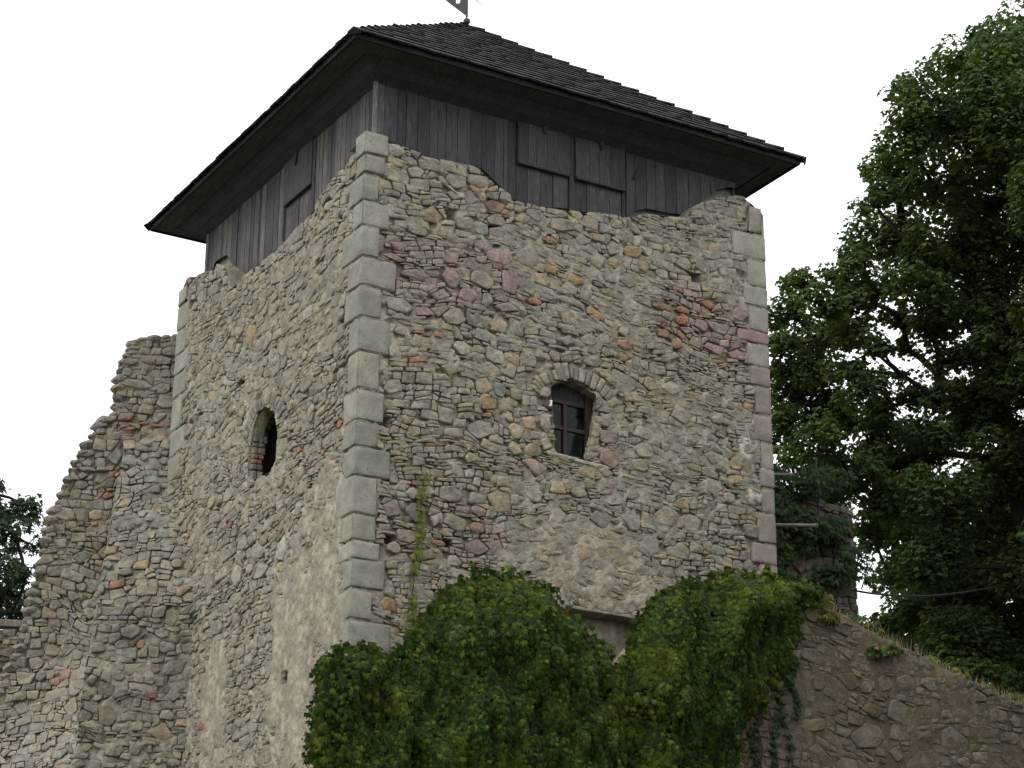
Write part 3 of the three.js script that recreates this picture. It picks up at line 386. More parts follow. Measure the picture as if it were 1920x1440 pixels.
{ // right face
  const ex = [winR, archR, ...qNear.map(([a, b, w]) => rect(-0.3, w, a, b)), ...qRight.map(([a, b, w]) => rect(w, 7.3, a, b)), rect(3.3, 4.85, -1, 0.57)];
  const cells = coursed({ u0: 0, u1: W, v0: -0.9, v1: 7.8, top: topR, exclude: ex, seeds: SEED_R.filter(s => !HOLE_R.some(h => Math.hypot(h[0] - s[0], h[1] - s[1]) < 0.07)), seed: 11, bigN: 80, thin: 0.42, hMin: 0.07, hMax: 0.175, wide: 1.1 });
  addStones(cells, PR, toneR, mortR, 12, (u, v) => v < 0.2 ? 0.3 : 1, towerStones, { skip: (u, v) => holeDip(HOLE_R, u, v) > 0.5, proud: 0.028 });
  part('mortar', mortarSheet({ u0: 0.02, u1: W - 0.02, v0: -3.2, top: u => topR(u) - 0.015, step: 0.025, P: PR, h: mortR, tone: mtoneR, holes: [winR] }), M.mortar, tower);
}
{ // left face
  const ex = [winL, archL, ...qNear.map(([a, b, , w]) => rect(-0.3, w, a, b)), ...qLeft.map(([a, b, w]) => rect(w, 7.2, a, b))];
  const cells = coursed({ u0: 0, u1: D, v0: -2.8, v1: 7.4, top: topL, exclude: ex, seeds: SEED_L, seed: 21, bigN: 210, thin: 0.36, hMin: 0.07, hMax: 0.185, wide: 1.05 });
  addStones(cells, PL, toneL, mortL, 22, () => 0.45, towerStones, { skip: (u, v) => holeDip(HOLE_L, u, v) > 0.5 || (u > 5.6 && v < 1), proud: 0.03 });
  part('mortar', mortarSheet({ u0: 0.02, u1: D - 0.02, v0: -3.2, top: u => topL(u) - 0.015, step: 0.028, P: PL, h: mortL, tone: mtoneL, holes: [winL] }), M.mortar, tower);
}
layStones(towerStones, tower, 290, 'small_stones');
{ // wall cores, half a metre thick, with the window openings through them
  const mk = (P, u0, u1, top, hole, d0, d1) => {
    const sh = new THREE.Shape(), n = 60; sh.moveTo(u0, -3.4); sh.lineTo(u1, -3.4);
    for (let i = n; i >= 0; i--) { const u = u0 + (u1 - u0) * i / n; sh.lineTo(u, top(u) - 0.03); }
    if (hole) { const h = new THREE.Path(); ccw(hole).slice().reverse().forEach(([x, y], i) => i ? h.lineTo(x, y) : h.moveTo(x, y)); sh.holes.push(h); }
    const g = new THREE.ExtrudeGeometry(sh, { depth: 1, bevelEnabled: false }), p = g.attributes.position;
    for (let i = 0; i < p.count; i++) p.setXYZ(i, ...P(p.getX(i), p.getY(i), d0 + (d1 - d0) * p.getZ(i)));
    g.computeVertexNormals(); return g;
  };
  const grow = (poly, k) => { const [cx, cy] = centroid(ccw(poly)); return poly.map(([x, y]) => [cx + (x - cx) * k, cy + (y - cy) * k]); };
  part('wall_core', mk(PR, 0.26, W - 0.26, topR, grow(winR, 1.08), -0.75, -0.27), M.core, tower);
  part('wall_core', mk(PL, 0.28, D - 0.26, topL, [[2.3, 2.5], [4.3, 2.5], [4.3, 4.1], [2.3, 4.1]], -0.75, -0.31), M.core, tower);
  part('wall_core', mk(PX, 0.05, D - 0.05, () => 7.2, null, -0.7, -0.02), M.core, tower);
  part('wall_core', mk(PB, 0.72, W - 0.72, () => 7.0, null, -0.7, -0.02), M.core, tower);
  // the rim that closes the wall head between the stones and the core
  const rim = (P, u0, u1, top) => { const pos = [], uv = [], col = [], idx = [], n = 160; for (let i = 0; i <= n; i++) { const u = u0 + (u1 - u0) * i / n; for (const [h, dv] of [[0.0, -0.03], [-0.1, 0.0], [-0.3, 0.01], [-0.6, -0.02]]) { const t = top(u) + dv + (fbm(u * 8, h * 8, 171) - 0.5) * 0.04; pos.push(...P(u, t, h)); uv.push(u, h); col.push(...mtone(u, h, 177)); } } for (let i = 0; i < n; i++) for (let k = 0; k < 3; k++) { const a = i * 4 + k, b = a + 4; if (P.flip) idx.push(a, b, b + 1, a, b + 1, a + 1); else idx.push(a, b + 1, b, a, a + 1, b + 1); } return geo(pos, uv, col, idx); };
  part('wall_head', rim(PR, 0.03, W - 0.03, topR), M.mortar, tower);
  part('wall_head', rim(PL, 0.03, D - 0.03, topL), M.mortar, tower);
}
{ // quoins: corner blocks that show on both faces
  const r = rngOf(31);
  const near = (P2, w, s) => P2;
  const corner = (X0, X1, Z0, Z1, y0, y1, col, cham = 0.016) => {          // block with softened arrises
    const g = new THREE.BoxGeometry(1, 1, 1, 6, 6, 6), p = g.attributes.position, ww = X1 - X0, hh = y1 - y0, dd = Z1 - Z0, cl = [], uv = [], uo = r() * 5, jt = [r(), r(), r(), r()].map(x => (x - 0.5) * 0.03), tw = (r() - 0.5) * 0.014;
    const norm = g.attributes.normal;
    const cut = f => Math.abs(f) < 0.2 ? f * 3.2 : Math.abs(f) < 0.4 ? Math.sign(f) * 0.9 : f * 2;              // pull inner rows out towards the edges
    for (let i = 0; i < p.count; i++) {
      let x = cut(p.getX(i)), y = cut(p.getY(i)), z = cut(p.getZ(i));
      const ex = Math.abs(x) > 0.99, ey = Math.abs(y) > 0.99, ez = Math.abs(z) > 0.99, k = (ex ? 1 : 0) + (ey ? 1 : 0) + (ez ? 1 : 0);
      let px = X0 + ww * (x + 1) / 2, py = y0 + hh * (y + 1) / 2, pz = Z0 + dd * (z + 1) / 2;
      const c = k >= 2 ? cham * (k === 3 ? 0.75 : 0.55) * (0.3 + fbm(px * 11 + uo, py * 11 + pz * 11, 5) * 1.7) : 0;
      if (ex) px -= Math.sign(x) * c; if (ey) py -= Math.sign(y) * c; if (ez) pz -= Math.sign(z) * c;
      if (ey) py += (y > 0 ? jt[0] * (px - X0) / ww + jt[1] * (Z1 - pz) / dd : jt[2] * (px - X0) / ww) * 0.9;
      const nz = (fbm(px * 5 + uo, py * 5 + pz * 5, 9) - 0.5) * 0.03; if (ex) px += nz + tw * y * 0.5; if (ez) pz += nz;
      p.setXYZ(i, px, py, pz);
      const m = 0.95 + r() * 0.1; cl.push(col[0] * m, col[1] * m, col[2] * m);
      const n = [Math.abs(norm.getX(i)), Math.abs(norm.getY(i)), Math.abs(norm.getZ(i))]; uv.push((n[0] > 0.5 ? pz : px) + uo, (n[1] > 0.5 ? pz : py) + uo);
    }
    g.setAttribute('color', new THREE.Float32BufferAttribute(cl, 3)); g.setAttribute('uv', new THREE.Float32BufferAttribute(uv, 2)); g.computeVertexNormals(); return g;
  };
  for (const [x0, x1, z0, z1, y1] of [[-0.004, 0.2, -0.2, 0.004, 7.0], [W - 0.2, W + 0.004, -0.2, 0.004, 7.45], [-0.004, 0.2, -D - 0.004, -D + 0.2, 7.0]]) part('corner_bedding', prism(rect(x0, x1, -3.2, y1), faceMap([0, 0, 0], [1, 0, 0], [0, 1, 0], [0, 0, 1]), z0, z1), M.core, tower);
  const grey = () => { const k = 0.86 + r() * 0.28, w = r() * 0.03; return [0.315 * k + w, 0.307 * k + w * 0.7, 0.265 * k]; };
  qNear.forEach(([a, b, ur, sl], i) => part('quoin', corner(-0.02 - r() * 0.02, ur, -sl, 0.02 + r() * 0.02, a + 0.007, b - 0.007, i === 5 ? [0.335, 0.3, 0.275] : i === 8 || i === 13 ? [0.35, 0.325, 0.26] : grey(), 0.026), M.ashlar, tower));
  qRight.forEach(([a, b, u], i) => { const k = 0.9 + r() * 0.2, c = i === 5 ? [0.34, 0.225, 0.2] : i < 5 || i === 6 ? [0.34 * k, 0.32 * k, 0.275 * k] : [0.335 * k, 0.29 * k, 0.252 * k]; part('quoin', corner(u, W + 0.02 - (i === 0 ? 0.06 : 0), -0.35 - r() * 0.25, 0.015 + r() * 0.015, a + 0.006, b - 0.006, c, i === 0 ? 0.09 : 0.024), M.ashlar, tower); });
  qLeft.forEach(([a, b, s], i) => part('quoin', corner(-0.02, 0.35 + r() * 0.2, -D - 0.02, -s, a + 0.006, b - 0.006, grey(), i ? 0.024 : 0.09), M.ashlar, tower));
}
// ring stones of the two arches
function voussoirs(P, cx, cy, rin, rout, a0, a1, n, seed, tones, kIn = 1) {
  const r = rngOf(seed); let a = a0; const w = Array.from({ length: n }, () => 0.6 + r()), s = w.reduce((x, y) => x + y), pt = (rr, an, k = 1) => [cx + Math.cos(an * Math.PI / 180) * rr, cy + Math.sin(an * Math.PI / 180) * rr * k];
  for (let i = 0; i < n; i++) { const b = a + (a1 - a0) * w[i] / s, t = TONE[pick(r, tones)], k = 0.85 + r() * 0.25, ro = rout * (0.9 + r() * 0.12), ri = rin * (0.98 + r() * 0.05); part('voussoir', stoneGeo([pt(ri, a), pt(ro, a), pt(ro, b), pt(ri, b)], P, r, t.map(x => x * k), 0.015 + r() * 0.025, 0.006, -0.3, 0.7), M.stone, tower); a = b; }
}
voussoirs(PR, 3.48, 3.2, 0.745, 1.02, 36, 146, 17, 41, { beige: 4, greybeige: 4, olive: 2, grey: 2, tan: 1 });
voussoirs(PL, 3.14, 3.28, 0.58, 0.87, 24, 160, 16, 42, { greybeige: 4, grey: 3, olive: 2, dark: 1 });

// window reveals: rough masonry tunnels through the wall
function reveal(P, outer, inner, depth, seed, tone, rows = 8) {
  const pos = [], uv = [], col = [], idx = [], per = 48, O = ccw(outer), I = ccw(inner);
  const along = (poly, t) => { let L = [], s = 0; for (let i = 0; i < poly.length; i++) { const a = poly[i], b = poly[(i + 1) % poly.length]; L.push(s); s += Math.hypot(b[0] - a[0], b[1] - a[1]); } const q = t * s; let i = poly.length - 1; while (L[i] > q) i--; const a = poly[i], b = poly[(i + 1) % poly.length], f = (q - L[i]) / Math.hypot(b[0] - a[0], b[1] - a[1]); return [a[0] + (b[0] - a[0]) * f, a[1] + (b[1] - a[1]) * f]; };
  for (let j = 0; j <= rows; j++) for (let i = 0; i <= per; i++) {
    const t = (i % per) / per, a = along(O, t), b = along(I, t), f = j / rows, n = (fbm(t * 40 % 40, f * 5, seed, 3) - 0.5) * 0.07 * (j === 0 ? 0.4 : 1), [cx, cy] = centroid(O);
    const u = a[0] + (b[0] - a[0]) * f, v = a[1] + (b[1] - a[1]) * f, l = Math.hypot(u - cx, v - cy);
    pos.push(...P(u + (u - cx) / l * n, v + (v - cy) / l * n, 0.01 - f * depth)); uv.push(t * 4, f * depth); col.push(...tone(t * 12, f * 3));
  }
  const w = per + 1; for (let j = 0; j < rows; j++) for (let i = 0; i < per; i++) { const a = j * w + i; if (P.flip) idx.push(a, a + 1, a + w, a + 1, a + w + 1, a + w); else idx.push(a, a + w, a + 1, a + 1, a + w, a + w + 1); }
  return geo(pos, uv, col, idx);
}
const winRin = winR.map(([x, y]) => [x + (x > 3.5 ? 0.1 : -0.1), y > 3 ? y + 0.03 : y + 0.06]);
part('window_reveal', reveal(PR, winR, winRin, 0.8, 211, (u, v) => mtone(u, v, 213)), M.mortar, tower);
const winLin = winL.map(([x, y]) => [2.6 + (x - 2.6) * 0.97, y > 3.3 ? y - 0.04 : y + 0.05]);
part('window_reveal', reveal(PL, winL, winLin, 0.19, 221, (u, v) => mtone(u, v, 223)), M.mortar, tower);
{ // jamb stones and bricks seen in the far side of the left-hand window
  const r = rngOf(51); let y = 2.86;
  const tones = ['greybeige', 'grey', 'rust', 'brick', 'beige', 'grey', 'greybeige', 'greybeige', 'grey'];
  const hs = [0.15, 0.1, 0.075, 0.075, 0.11, 0.07, 0.12, 0.09, 0.1];
  const PJ = faceMap([0, 0, -3.575], [1, 0, 0.06], [0, 1, 0], [-0.06, 0, 1]);
  hs.forEach((h, i) => {
    let x = 0.02; const t = TONE[tones[i]];
    while (x < 0.15) { const w = 0.08 + r() * 0.05, tt = tones[i] === 'brick' && x < 0.06 ? TONE.greybeige : t, k = 0.8 + r() * 0.3; part('stone', stoneGeo(rect(x, x + w, y, y + h), PJ, r, tt.map(c => c * k), 0.03 + r() * 0.02, 0.006, -0.06, 0.8), M.stone, tower); x += w; }
    y += h;
  });
}
{ // glazed window in the right-hand face
  const win = group('window', tower), PW = faceMap([-0.06, -0.03, -0.26], [1, 0, 0], [0, 1, 0], [0, 0, 1]), r = rngOf(61);
  const bar = (name, a, b, c, d, h0 = -0.03, h1 = 0.03, par = win) => part(name, prism(rect(a, b, c, d), PW, h0, h1, r() * 3, r() * 3, 0.006), M.frame, par);
  const y0 = 2.86, yT = 3.74, yM = 3.29;
  bar('jamb', 3.04, 3.13, y0, 3.8, -0.05, 0.05); bar('jamb', 3.86, 4.02, y0, 3.86, -0.05, 0.06); bar('bottom_rail', 3.13, 3.86, y0, y0 + 0.07); bar('top_rail', 3.13, 3.86, yT - 0.05, yT + 0.01);
  bar('mullion', 3.49, 3.55, y0 + 0.07, yT - 0.05, -0.02, 0.035); bar('transom', 3.13, 3.49, yM, yM + 0.06, -0.02, 0.03); bar('transom', 3.55, 3.86, yM, yM + 0.06, -0.02, 0.03);
  for (const [a, b] of [[3.13, 3.49], [3.55, 3.86]]) for (const [c, d] of [[y0 + 0.07, yM], [yM + 0.06, yT - 0.05]]) part('pane', prism(rect(a, b, c, d), PW, -0.006, 0.0), M.glass, win);
  part('fanlight_board', prism([[3.0, yT + 0.01], [4.06, yT + 0.01], [4.02, 3.9], [3.75, 4.04], [3.46, 4.08], [3.2, 4.02], [2.98, 3.9]], PW, -0.03, 0.0), M.wood[4], win);
  const sill = []; { const pos = [], uv = [], col = [], idx = [], n = 30; for (let i = 0; i <= n; i++) { const u = 3.0 + 1.02 * i / n, y = 2.8 - 0.06 * i / n; [[0.02, -0.05], [0.03, -0.02], [0.02, 0.0], [-0.33, 0.05]].forEach(([h, dy]) => { pos.push(...PR(u, y + dy + (fbm(u * 14, h * 9, 231) - 0.5) * 0.028, h + (fbm(u * 12, dy * 20, 233) - 0.5) * 0.03)); uv.push(u, h + dy); col.push(...mixc(mtone(u, h, 235), [0.5, 0.47, 0.4], 0.6)); }); } for (let i = 0; i < n; i++) for (let k = 0; k < 3; k++) { const a = i * 4 + k, b = a + 4; idx.push(a, b, b + 1, a, b + 1, a + 1); } part('sill', geo(pos, uv, col, idx), M.mortar, win); }
}
{ // lime smear on the dark round stone beside the window
  const r = rngOf(66), m = std({ color: lin(0.7, 0.69, 0.66) });
  const [u, v] = [3.045, 3.51];
  part('lime_mark', mergeGeometries([[[u - 0.01, v + 0.05], [u + 0.03, v + 0.055], [u + 0.035, v + 0.03], [u, v + 0.025]], [[u + 0.005, v + 0.03], [u + 0.03, v + 0.03], [u + 0.025, v - 0.04], [u - 0.005, v - 0.02]], [[u - 0.02, v - 0.02], [u + 0.015, v - 0.02], [u + 0.01, v - 0.045], [u - 0.02, v - 0.04]]].map(q => prism(q, PR, 0.015, 0.046, 0, 0, 0.003))), m, tower);
}
// lintel slab whose edge throws the dark line above the creeper
part('lintel_slab', block(PR, 3.34, 4.78, 0.53, 0.6, -0.3, 0.02, [0.36, 0.33, 0.27], rngOf(67), 0.02), M.mortar, tower);

// ---------------------------------------------------------------- timber gallery
const gallery = group('timber_gallery', tower);
const PGR = faceMap([0, 0, -0.3], [1, 0, 0], [0, 1, 0], [0, 0, 1]), PGL = faceMap([0.3, 0, 0], [0, 0, -1], [0, 1, 0], [-1, 0, 0]);
const SOFF = 8.3;
const botR = lerpProfile([[0.3, 7.0], [0.43, 7.1], [1.05, 7.1], [1.58, 7.12], [2.08, 7.14], [2.4, 6.92], [2.6, 6.78], [3.05, 6.78], [3.56, 6.86], [3.9, 6.89], [4.62, 6.96], [4.77, 7.1], [4.97, 7.2], [5.47, 7.23], [5.72, 7.27], [5.98, 7.54], [6.35, 7.86], [6.61, 7.97], [6.8, 7.96]]);
const botL = lerpProfile([[0.2, 6.3], [4.9, 6.3], [5.1, 6.72], [5.48, 7.19], [5.65, 7.38], [6.16, 7.44], [6.3, 7.2], [6.8, 7.0]]);
{
  const r = rngOf(71);
  const boards = (P, a, b, bot, topv, h0, mats, wMin = 0.13, wMax = 0.24, parent = gallery) => {
    let u = a; while (u < b - 0.02) {
      let w = Math.min(wMin + r() * (wMax - wMin), b - u); if (b - u - w < 0.07) w = b - u;
      const g0 = 0.003 + r() * 0.003, um = u + w / 2, bt = typeof bot === 'function' ? bot : () => bot, mid = bt(um), h = h0 + (r() - 0.5) * 0.014;
      const pl = [[u + g0, bt(u + g0)], [um, mid], [u + w - g0, bt(u + w - g0)], [u + w - g0, topv], [u + g0, topv]];
      part('board', prism(pl, P, h - 0.03, h, r() * 9, r() * 9), mats[Math.floor(r() * mats.length)], parent); u += w;
    }
  };
  const post = (P, a, b, y0, y1, h0, h1, m = M.wood[1]) => part('post', prism(rect(a, b, y0, y1), P, h0, h1, r() * 5, r() * 5, 0.006), m, gallery);
  const DK = [M.wood[0], M.wood[1], M.wood[4], M.wood[3]];
  // right-hand side
  boards(PGR, 0.42, 2.51, botR, SOFF, 0, DK); boards(PGR, 4.62, 6.7, botR, SOFF, 0, DK);
  post(PGR, 2.52, 2.66, 6.6, SOFF, -0.09, -0.02, M.wood[4]); post(PGR, 3.59, 3.68, 6.7, SOFF, -0.06, 0.0, M.wood[4]); post(PGR, 4.56, 4.61, 6.8, SOFF, -0.06, -0.015, M.wood[4]);
  boards(PGR, 2.67, 3.58, botR, 7.45, -0.035, DK, 0.16, 0.24); boards(PGR, 3.69, 4.55, botR, 7.45, -0.035, DK, 0.16, 0.24);
  for (const [a, b] of [[2.67, 3.58], [3.69, 4.59]]) {
    const s = group('shutter', tower), rr = rngOf(72 + Math.round(a * 10)); let u = a;
    while (u < b - 0.01) { const w = Math.min(0.15 + rr() * 0.1, b - u); const ww = b - u - w < 0.07 ? b - u : w; part('board', prism(rect(u + 0.003, u + ww - 0.003, 7.41, SOFF - 0.01), PGR, -0.01, 0.03, rr() * 9, rr() * 9), DK[Math.floor(rr() * 4)], s); u += ww; }
    part('batten', prism(rect(a + 0.01, b - 0.01, 7.37, 7.41), PGR, -0.02, 0.04, 0, 0, 0.006), M.wood[4], s);
    const kx = (a + b) / 2 + 0.01, k = [[-0.035, 0.06], [0.035, 0.06], [0.035, -0.03], [0.012, -0.085], [-0.012, -0.085], [-0.035, -0.03]].reverse().map(([x, y]) => [kx + x, 8.05 + y]);
    part('handle', prism(k, PGR, 0.03, 0.07, 0, 0, 0.006), M.wood[4], s);
  }
  part('latch', prism([[4.73, 7.63], [4.75, 7.62], [4.83, 7.8], [4.81, 7.81]], PGR, 0.0, 0.05), M.wood[4], gallery);
  part('corner_post', prism(rect(0.3, 0.42, 6.6, SOFF), PGR, -0.12, 0.012, 0, 0, 0.008), M.wood[2], gallery);
  part('corner_trim', prism(rect(0.245, 0.3, 6.7, SOFF), PGR, -0.03, 0.03, 3, 1, 0.008), M.woodPale[0], gallery);
  // left-hand side
  const LK = [M.wood[2], M.wood[0], M.woodPale[1], M.wood[2], M.wood[3]];
  boards(PGL, 0.36, 2.3, botL, SOFF, 0, LK, 0.1, 0.2); boards(PGL, 3.5, 4.3, botL, SOFF, 0, LK, 0.1, 0.2); boards(PGL, 4.4, 6.44, botL, SOFF, 0, LK, 0.1, 0.2);
  post(PGL, 2.31, 2.4, 6.2, SOFF, -0.06, 0.02, M.wood[4]); post(PGL, 4.31, 4.39, 6.2, SOFF, -0.06, -0.01, M.wood[4]); post(PGL, 3.42, 3.49, 6.2, SOFF, -0.06, 0.015, M.wood[2]);
  boards(PGL, 2.41, 3.41, 6.25, 7.4, -0.03, LK, 0.12, 0.2);
  { const s = group('shutter', tower), rr = rngOf(79); let u = 2.41; while (u < 3.4) { const w = Math.min(0.17 + rr() * 0.08, 3.41 - u), ww = 3.41 - u - w < 0.07 ? 3.41 - u : w; part('board', prism(rect(u + 0.003, u + ww - 0.003, 7.36, SOFF - 0.01), PGL, -0.01, 0.03, rr() * 9, rr() * 9), [M.wood[0], M.wood[1], M.wood[3]][Math.floor(rr() * 3)], s); u += ww + 0; }
    part('batten', prism(rect(2.43, 3.39, 7.32, 7.36), PGL, -0.02, 0.035, 0, 0, 0.006), M.wood[4], s);
    part('handle', prism([[2.93, 8.08], [2.95, 7.9], [2.99, 7.86], [3.02, 7.9], [3.02, 8.08]].reverse(), PGL, 0.03, 0.06), M.wood[4], s); }
  part('corner_post', prism(rect(6.45, 6.56, 6.4, SOFF), PGL, -0.1, 0.012, 0, 2, 0.008), M.woodPale[1], gallery);
  // plain lining behind the scribed board ends, and the two hidden sides
  part('lining', prism(rect(0.32, 6.68, 6.3, SOFF), PGR, -0.16, -0.1), M.lining, gallery);
  part('lining', prism(rect(0.32, 6.53, 6.1, SOFF), PGL, -0.12, -0.08), M.lining, gallery);
  const PGX = faceMap([6.7, 0, 0], [0, 0, -1], [0, 1, 0], [1, 0, 0]), PGB = faceMap([0, 0, -6.55], [1, 0, 0], [0, 1, 0], [0, 0, -1]);
  boards(PGX, 0.32, 6.5, 7.0, SOFF, 0, DK, 0.2, 0.3); boards(PGB, 0.4, 6.66, 6.9, SOFF, 0, DK, 0.2, 0.3);
}

// ---------------------------------------------------------------- roof
const roof = group('roof', tower);
const EAVE = 8.36, APEX = 11.5, OV = 0.45, CX = W / 2, CZ = -D / 2;
{
  const r = rngOf(81), up = new THREE.Vector3(0, 1, 0);
  // soffit boards, laid along each side and mitred at the corners
  const hw = CX + OV - 0.04, hd = D / 2 + OV - 0.04, rings = [0, 0.3, 0.42, 0.55, 0.68, 0.82], drop = [0, 0.03, 0.1, 0.17, 0.24, 0.3];
  for (let s = 0; s < 4; s++) for (let k = 0; k < rings.length - 1; k++) {
    const a = rings[k] + 0.003, b = rings[k + 1] - 0.003, c = (q) => [[-hw + q, hd - q], [hw - q, hd - q], [hw - q, -hd + q], [-hw + q, -hd + q]], A = c(a), B = c(b), i = s, j = (s + 1) % 4;
    const P = (u, v, h) => { const q = Math.min(hw - Math.abs(u), hd - Math.abs(v)), f = clamp((q - a) / (b - a)); return [CX + u, EAVE - 0.05 - drop[k] - (drop[k + 1] - drop[k]) * f - h, CZ + v]; }; P.flip = true;
    part('soffit_board', prism([A[i], A[j], B[j], B[i]], P, -0.03, k === 0 ? 0.02 : (r() - 0.5) * 0.006, r() * 7, r() * 7), M.wood[k === 0 ? 3 : r() < 0.5 ? 1 : 4], roof);
  }
  for (let s = 0; s < 4; s++) { const q = (d) => [[-hw - d, hd + d], [hw + d, hd + d], [hw + d, -hd - d], [-hw - d, -hd - d]], o = q(0.03), n = q(-0.005); part('fascia', prism([o[s], o[(s + 1) % 4], n[(s + 1) % 4], n[s]], Object.assign((u, v, h) => [CX + u, EAVE - 0.1 + h, CZ + v], { flip: false }), 0, 0.1, r() * 5, r() * 5), M.shingle[0], roof); }
  // ceiling above the gallery keeps the roof dark inside
  part('ceiling_boarding', prism(rect(-hw + 0.81, hw - 0.81, -hd + 0.81, hd - 0.81), Object.assign((u, v, h) => [CX + u, SOFF + 0.02 - h, CZ + v], { flip: true }), -0.03, 0), M.wood[1], roof);
  // four slopes of shingles
  const N = 19, front = [], rest = [];
  for (let s = 0; s < 4; s++) {
    const half = s % 2 ? D / 2 + OV : CX + OV, out = s % 2 ? CX + OV : D / 2 + OV, dir = [[0, 1], [1, 0], [0, -1], [-1, 0]][s], tang = [[1, 0], [0, -1], [-1, 0], [0, 1]][s];
    const L = Math.hypot(out, APEX - EAVE), cs = out / L, sn = (APEX - EAVE) / L;
    const base = [CX + dir[0] * out, EAVE, CZ + dir[1] * out];
    const P = (u, t, h) => [base[0] + tang[0] * u - dir[0] * (cs * t - sn * h), base[1] + sn * t + cs * h, base[2] + tang[1] * u - dir[1] * (cs * t - sn * h)]; P.flip = false;
    // the boarding under the shingles
    part('roof_boarding', prism([[-half + 0.03, 0.02], [half - 0.03, 0.02], [0, L]], P, -0.05, 0.0, 0, 0), M.wood[1], roof);
    for (let k = 0; k < N; k++) {
      const t0 = L * k / N - (k ? 0 : 0.06), ex = L / N, tEnd = Math.min(L, t0 + ex * 1.55), hw0 = half * (1 - Math.max(0, t0) / L) + 0.02; let u = -hw0 - r() * 0.1;
      while (u < hw0) {
        const w = 0.11 + r() * 0.12, a = Math.max(-hw0, u), b = Math.min(hw0, u + w); u += w; if (b - a < 0.02) continue;
        const hwE = half * (1 - tEnd / L) + 0.02, j = (r() - 0.5) * 0.035, a2 = Math.max(-hwE, Math.min(hwE, a)), b2 = Math.min(hwE, Math.max(-hwE, b));
        const th = 0.022 + r() * 0.012, lift = 0.038 + r() * 0.012, pos = [], uv = [];
        const q = [[a + 0.003, t0 + j, lift], [b - 0.003, t0 + j + (r() - 0.5) * 0.012, lift], [b2 - 0.003, tEnd, 0.012], [a2 + 0.003, tEnd, 0.012]], f = (i, d) => { const [x, y, h] = q[i]; return P(x, y, h - d); };
        const tri = (...v) => { for (const [i, d] of v) { pos.push(...f(i, d)); uv.push(q[i][0] + k, q[i][1] + d + s); } };
        tri([0, 0], [1, 0], [2, 0]); tri([0, 0], [2, 0], [3, 0]); tri([0, th], [1, 0], [0, 0]); tri([0, th], [1, th], [1, 0]); tri([1, th], [2, 0], [1, 0]); tri([0, 0], [3, 0], [0, th]); tri([0, th], [2, th * 0.3], [1, th]); tri([0, th], [3, th * 0.3], [2, th * 0.3]);
        (s === 0 ? front : rest).push({ g: geo(pos, uv), area: (b - a) * ex, m: Math.floor(r() * 3) });
      }
    }
    // hip boards, one per course, on the hip between this slope and the next
    const A = new THREE.Vector3(CX + (dir[0] + tang[0]) * 0 + (s === 0 || s === 3 ? (s === 0 ? 1 : -1) : (s === 1 ? 1 : -1)) * (CX + OV), EAVE, CZ + (s === 0 || s === 3 ? 1 : -1) * (D / 2 + OV)), T = new THREE.Vector3(CX, APEX, CZ), d = T.clone().sub(A), HL = d.length(); d.normalize();
    const side = new THREE.Vector3().crossVectors(d, up).normalize(), nrm = new THREE.Vector3().crossVectors(side, d).normalize();
    for (let k = 0; k < N; k++) {
      const t0 = HL * k / N - (k ? 0 : 0.07), t1 = Math.min(HL, t0 + HL / N * 1.4), pos = [], uv = [], wd = 0.1 + r() * 0.03, li = 0.06 + r() * 0.025;
      const pt = (t, w, h) => { const v = A.clone().addScaledVector(d, t).addScaledVector(side, w).addScaledVector(nrm, h); return [v.x, v.y, v.z]; };
      const q = [pt(t0, -wd, li - 0.07), pt(t0, 0, li), pt(t0, wd, li - 0.07), pt(t1, -wd, -0.05), pt(t1, 0, 0.02), pt(t1, wd, -0.05), pt(t0, -wd, li - 0.11), pt(t0, 0, li - 0.04), pt(t0, wd, li - 0.11)];
      const tri = (a, b, c) => [a, b, c].forEach(i => { pos.push(...q[i]); uv.push(i * 0.07 + k, (i % 3) * 0.1 + s); });
      tri(0, 1, 4); tri(0, 4, 3); tri(1, 2, 5); tri(1, 5, 4); tri(6, 7, 1); tri(6, 1, 0); tri(7, 8, 2); tri(7, 2, 1); tri(6, 8, 7);
      part('hip_shingle', geo(pos, uv), M.shingle[Math.floor(r() * 3)], roof);
    }
  }
  front.sort((a, b) => b.area - a.area); front.slice(0, 280).forEach(o => part('shingle', o.g, M.shingle[o.m], roof));
  for (let m = 0; m < 3; m++) { const l = [...front.slice(280), ...rest].filter(o => o.m === m); stuff(part('shingle_courses', mergeGeometries(l.map(o => o.g)), M.shingle[m], roof)); }
}
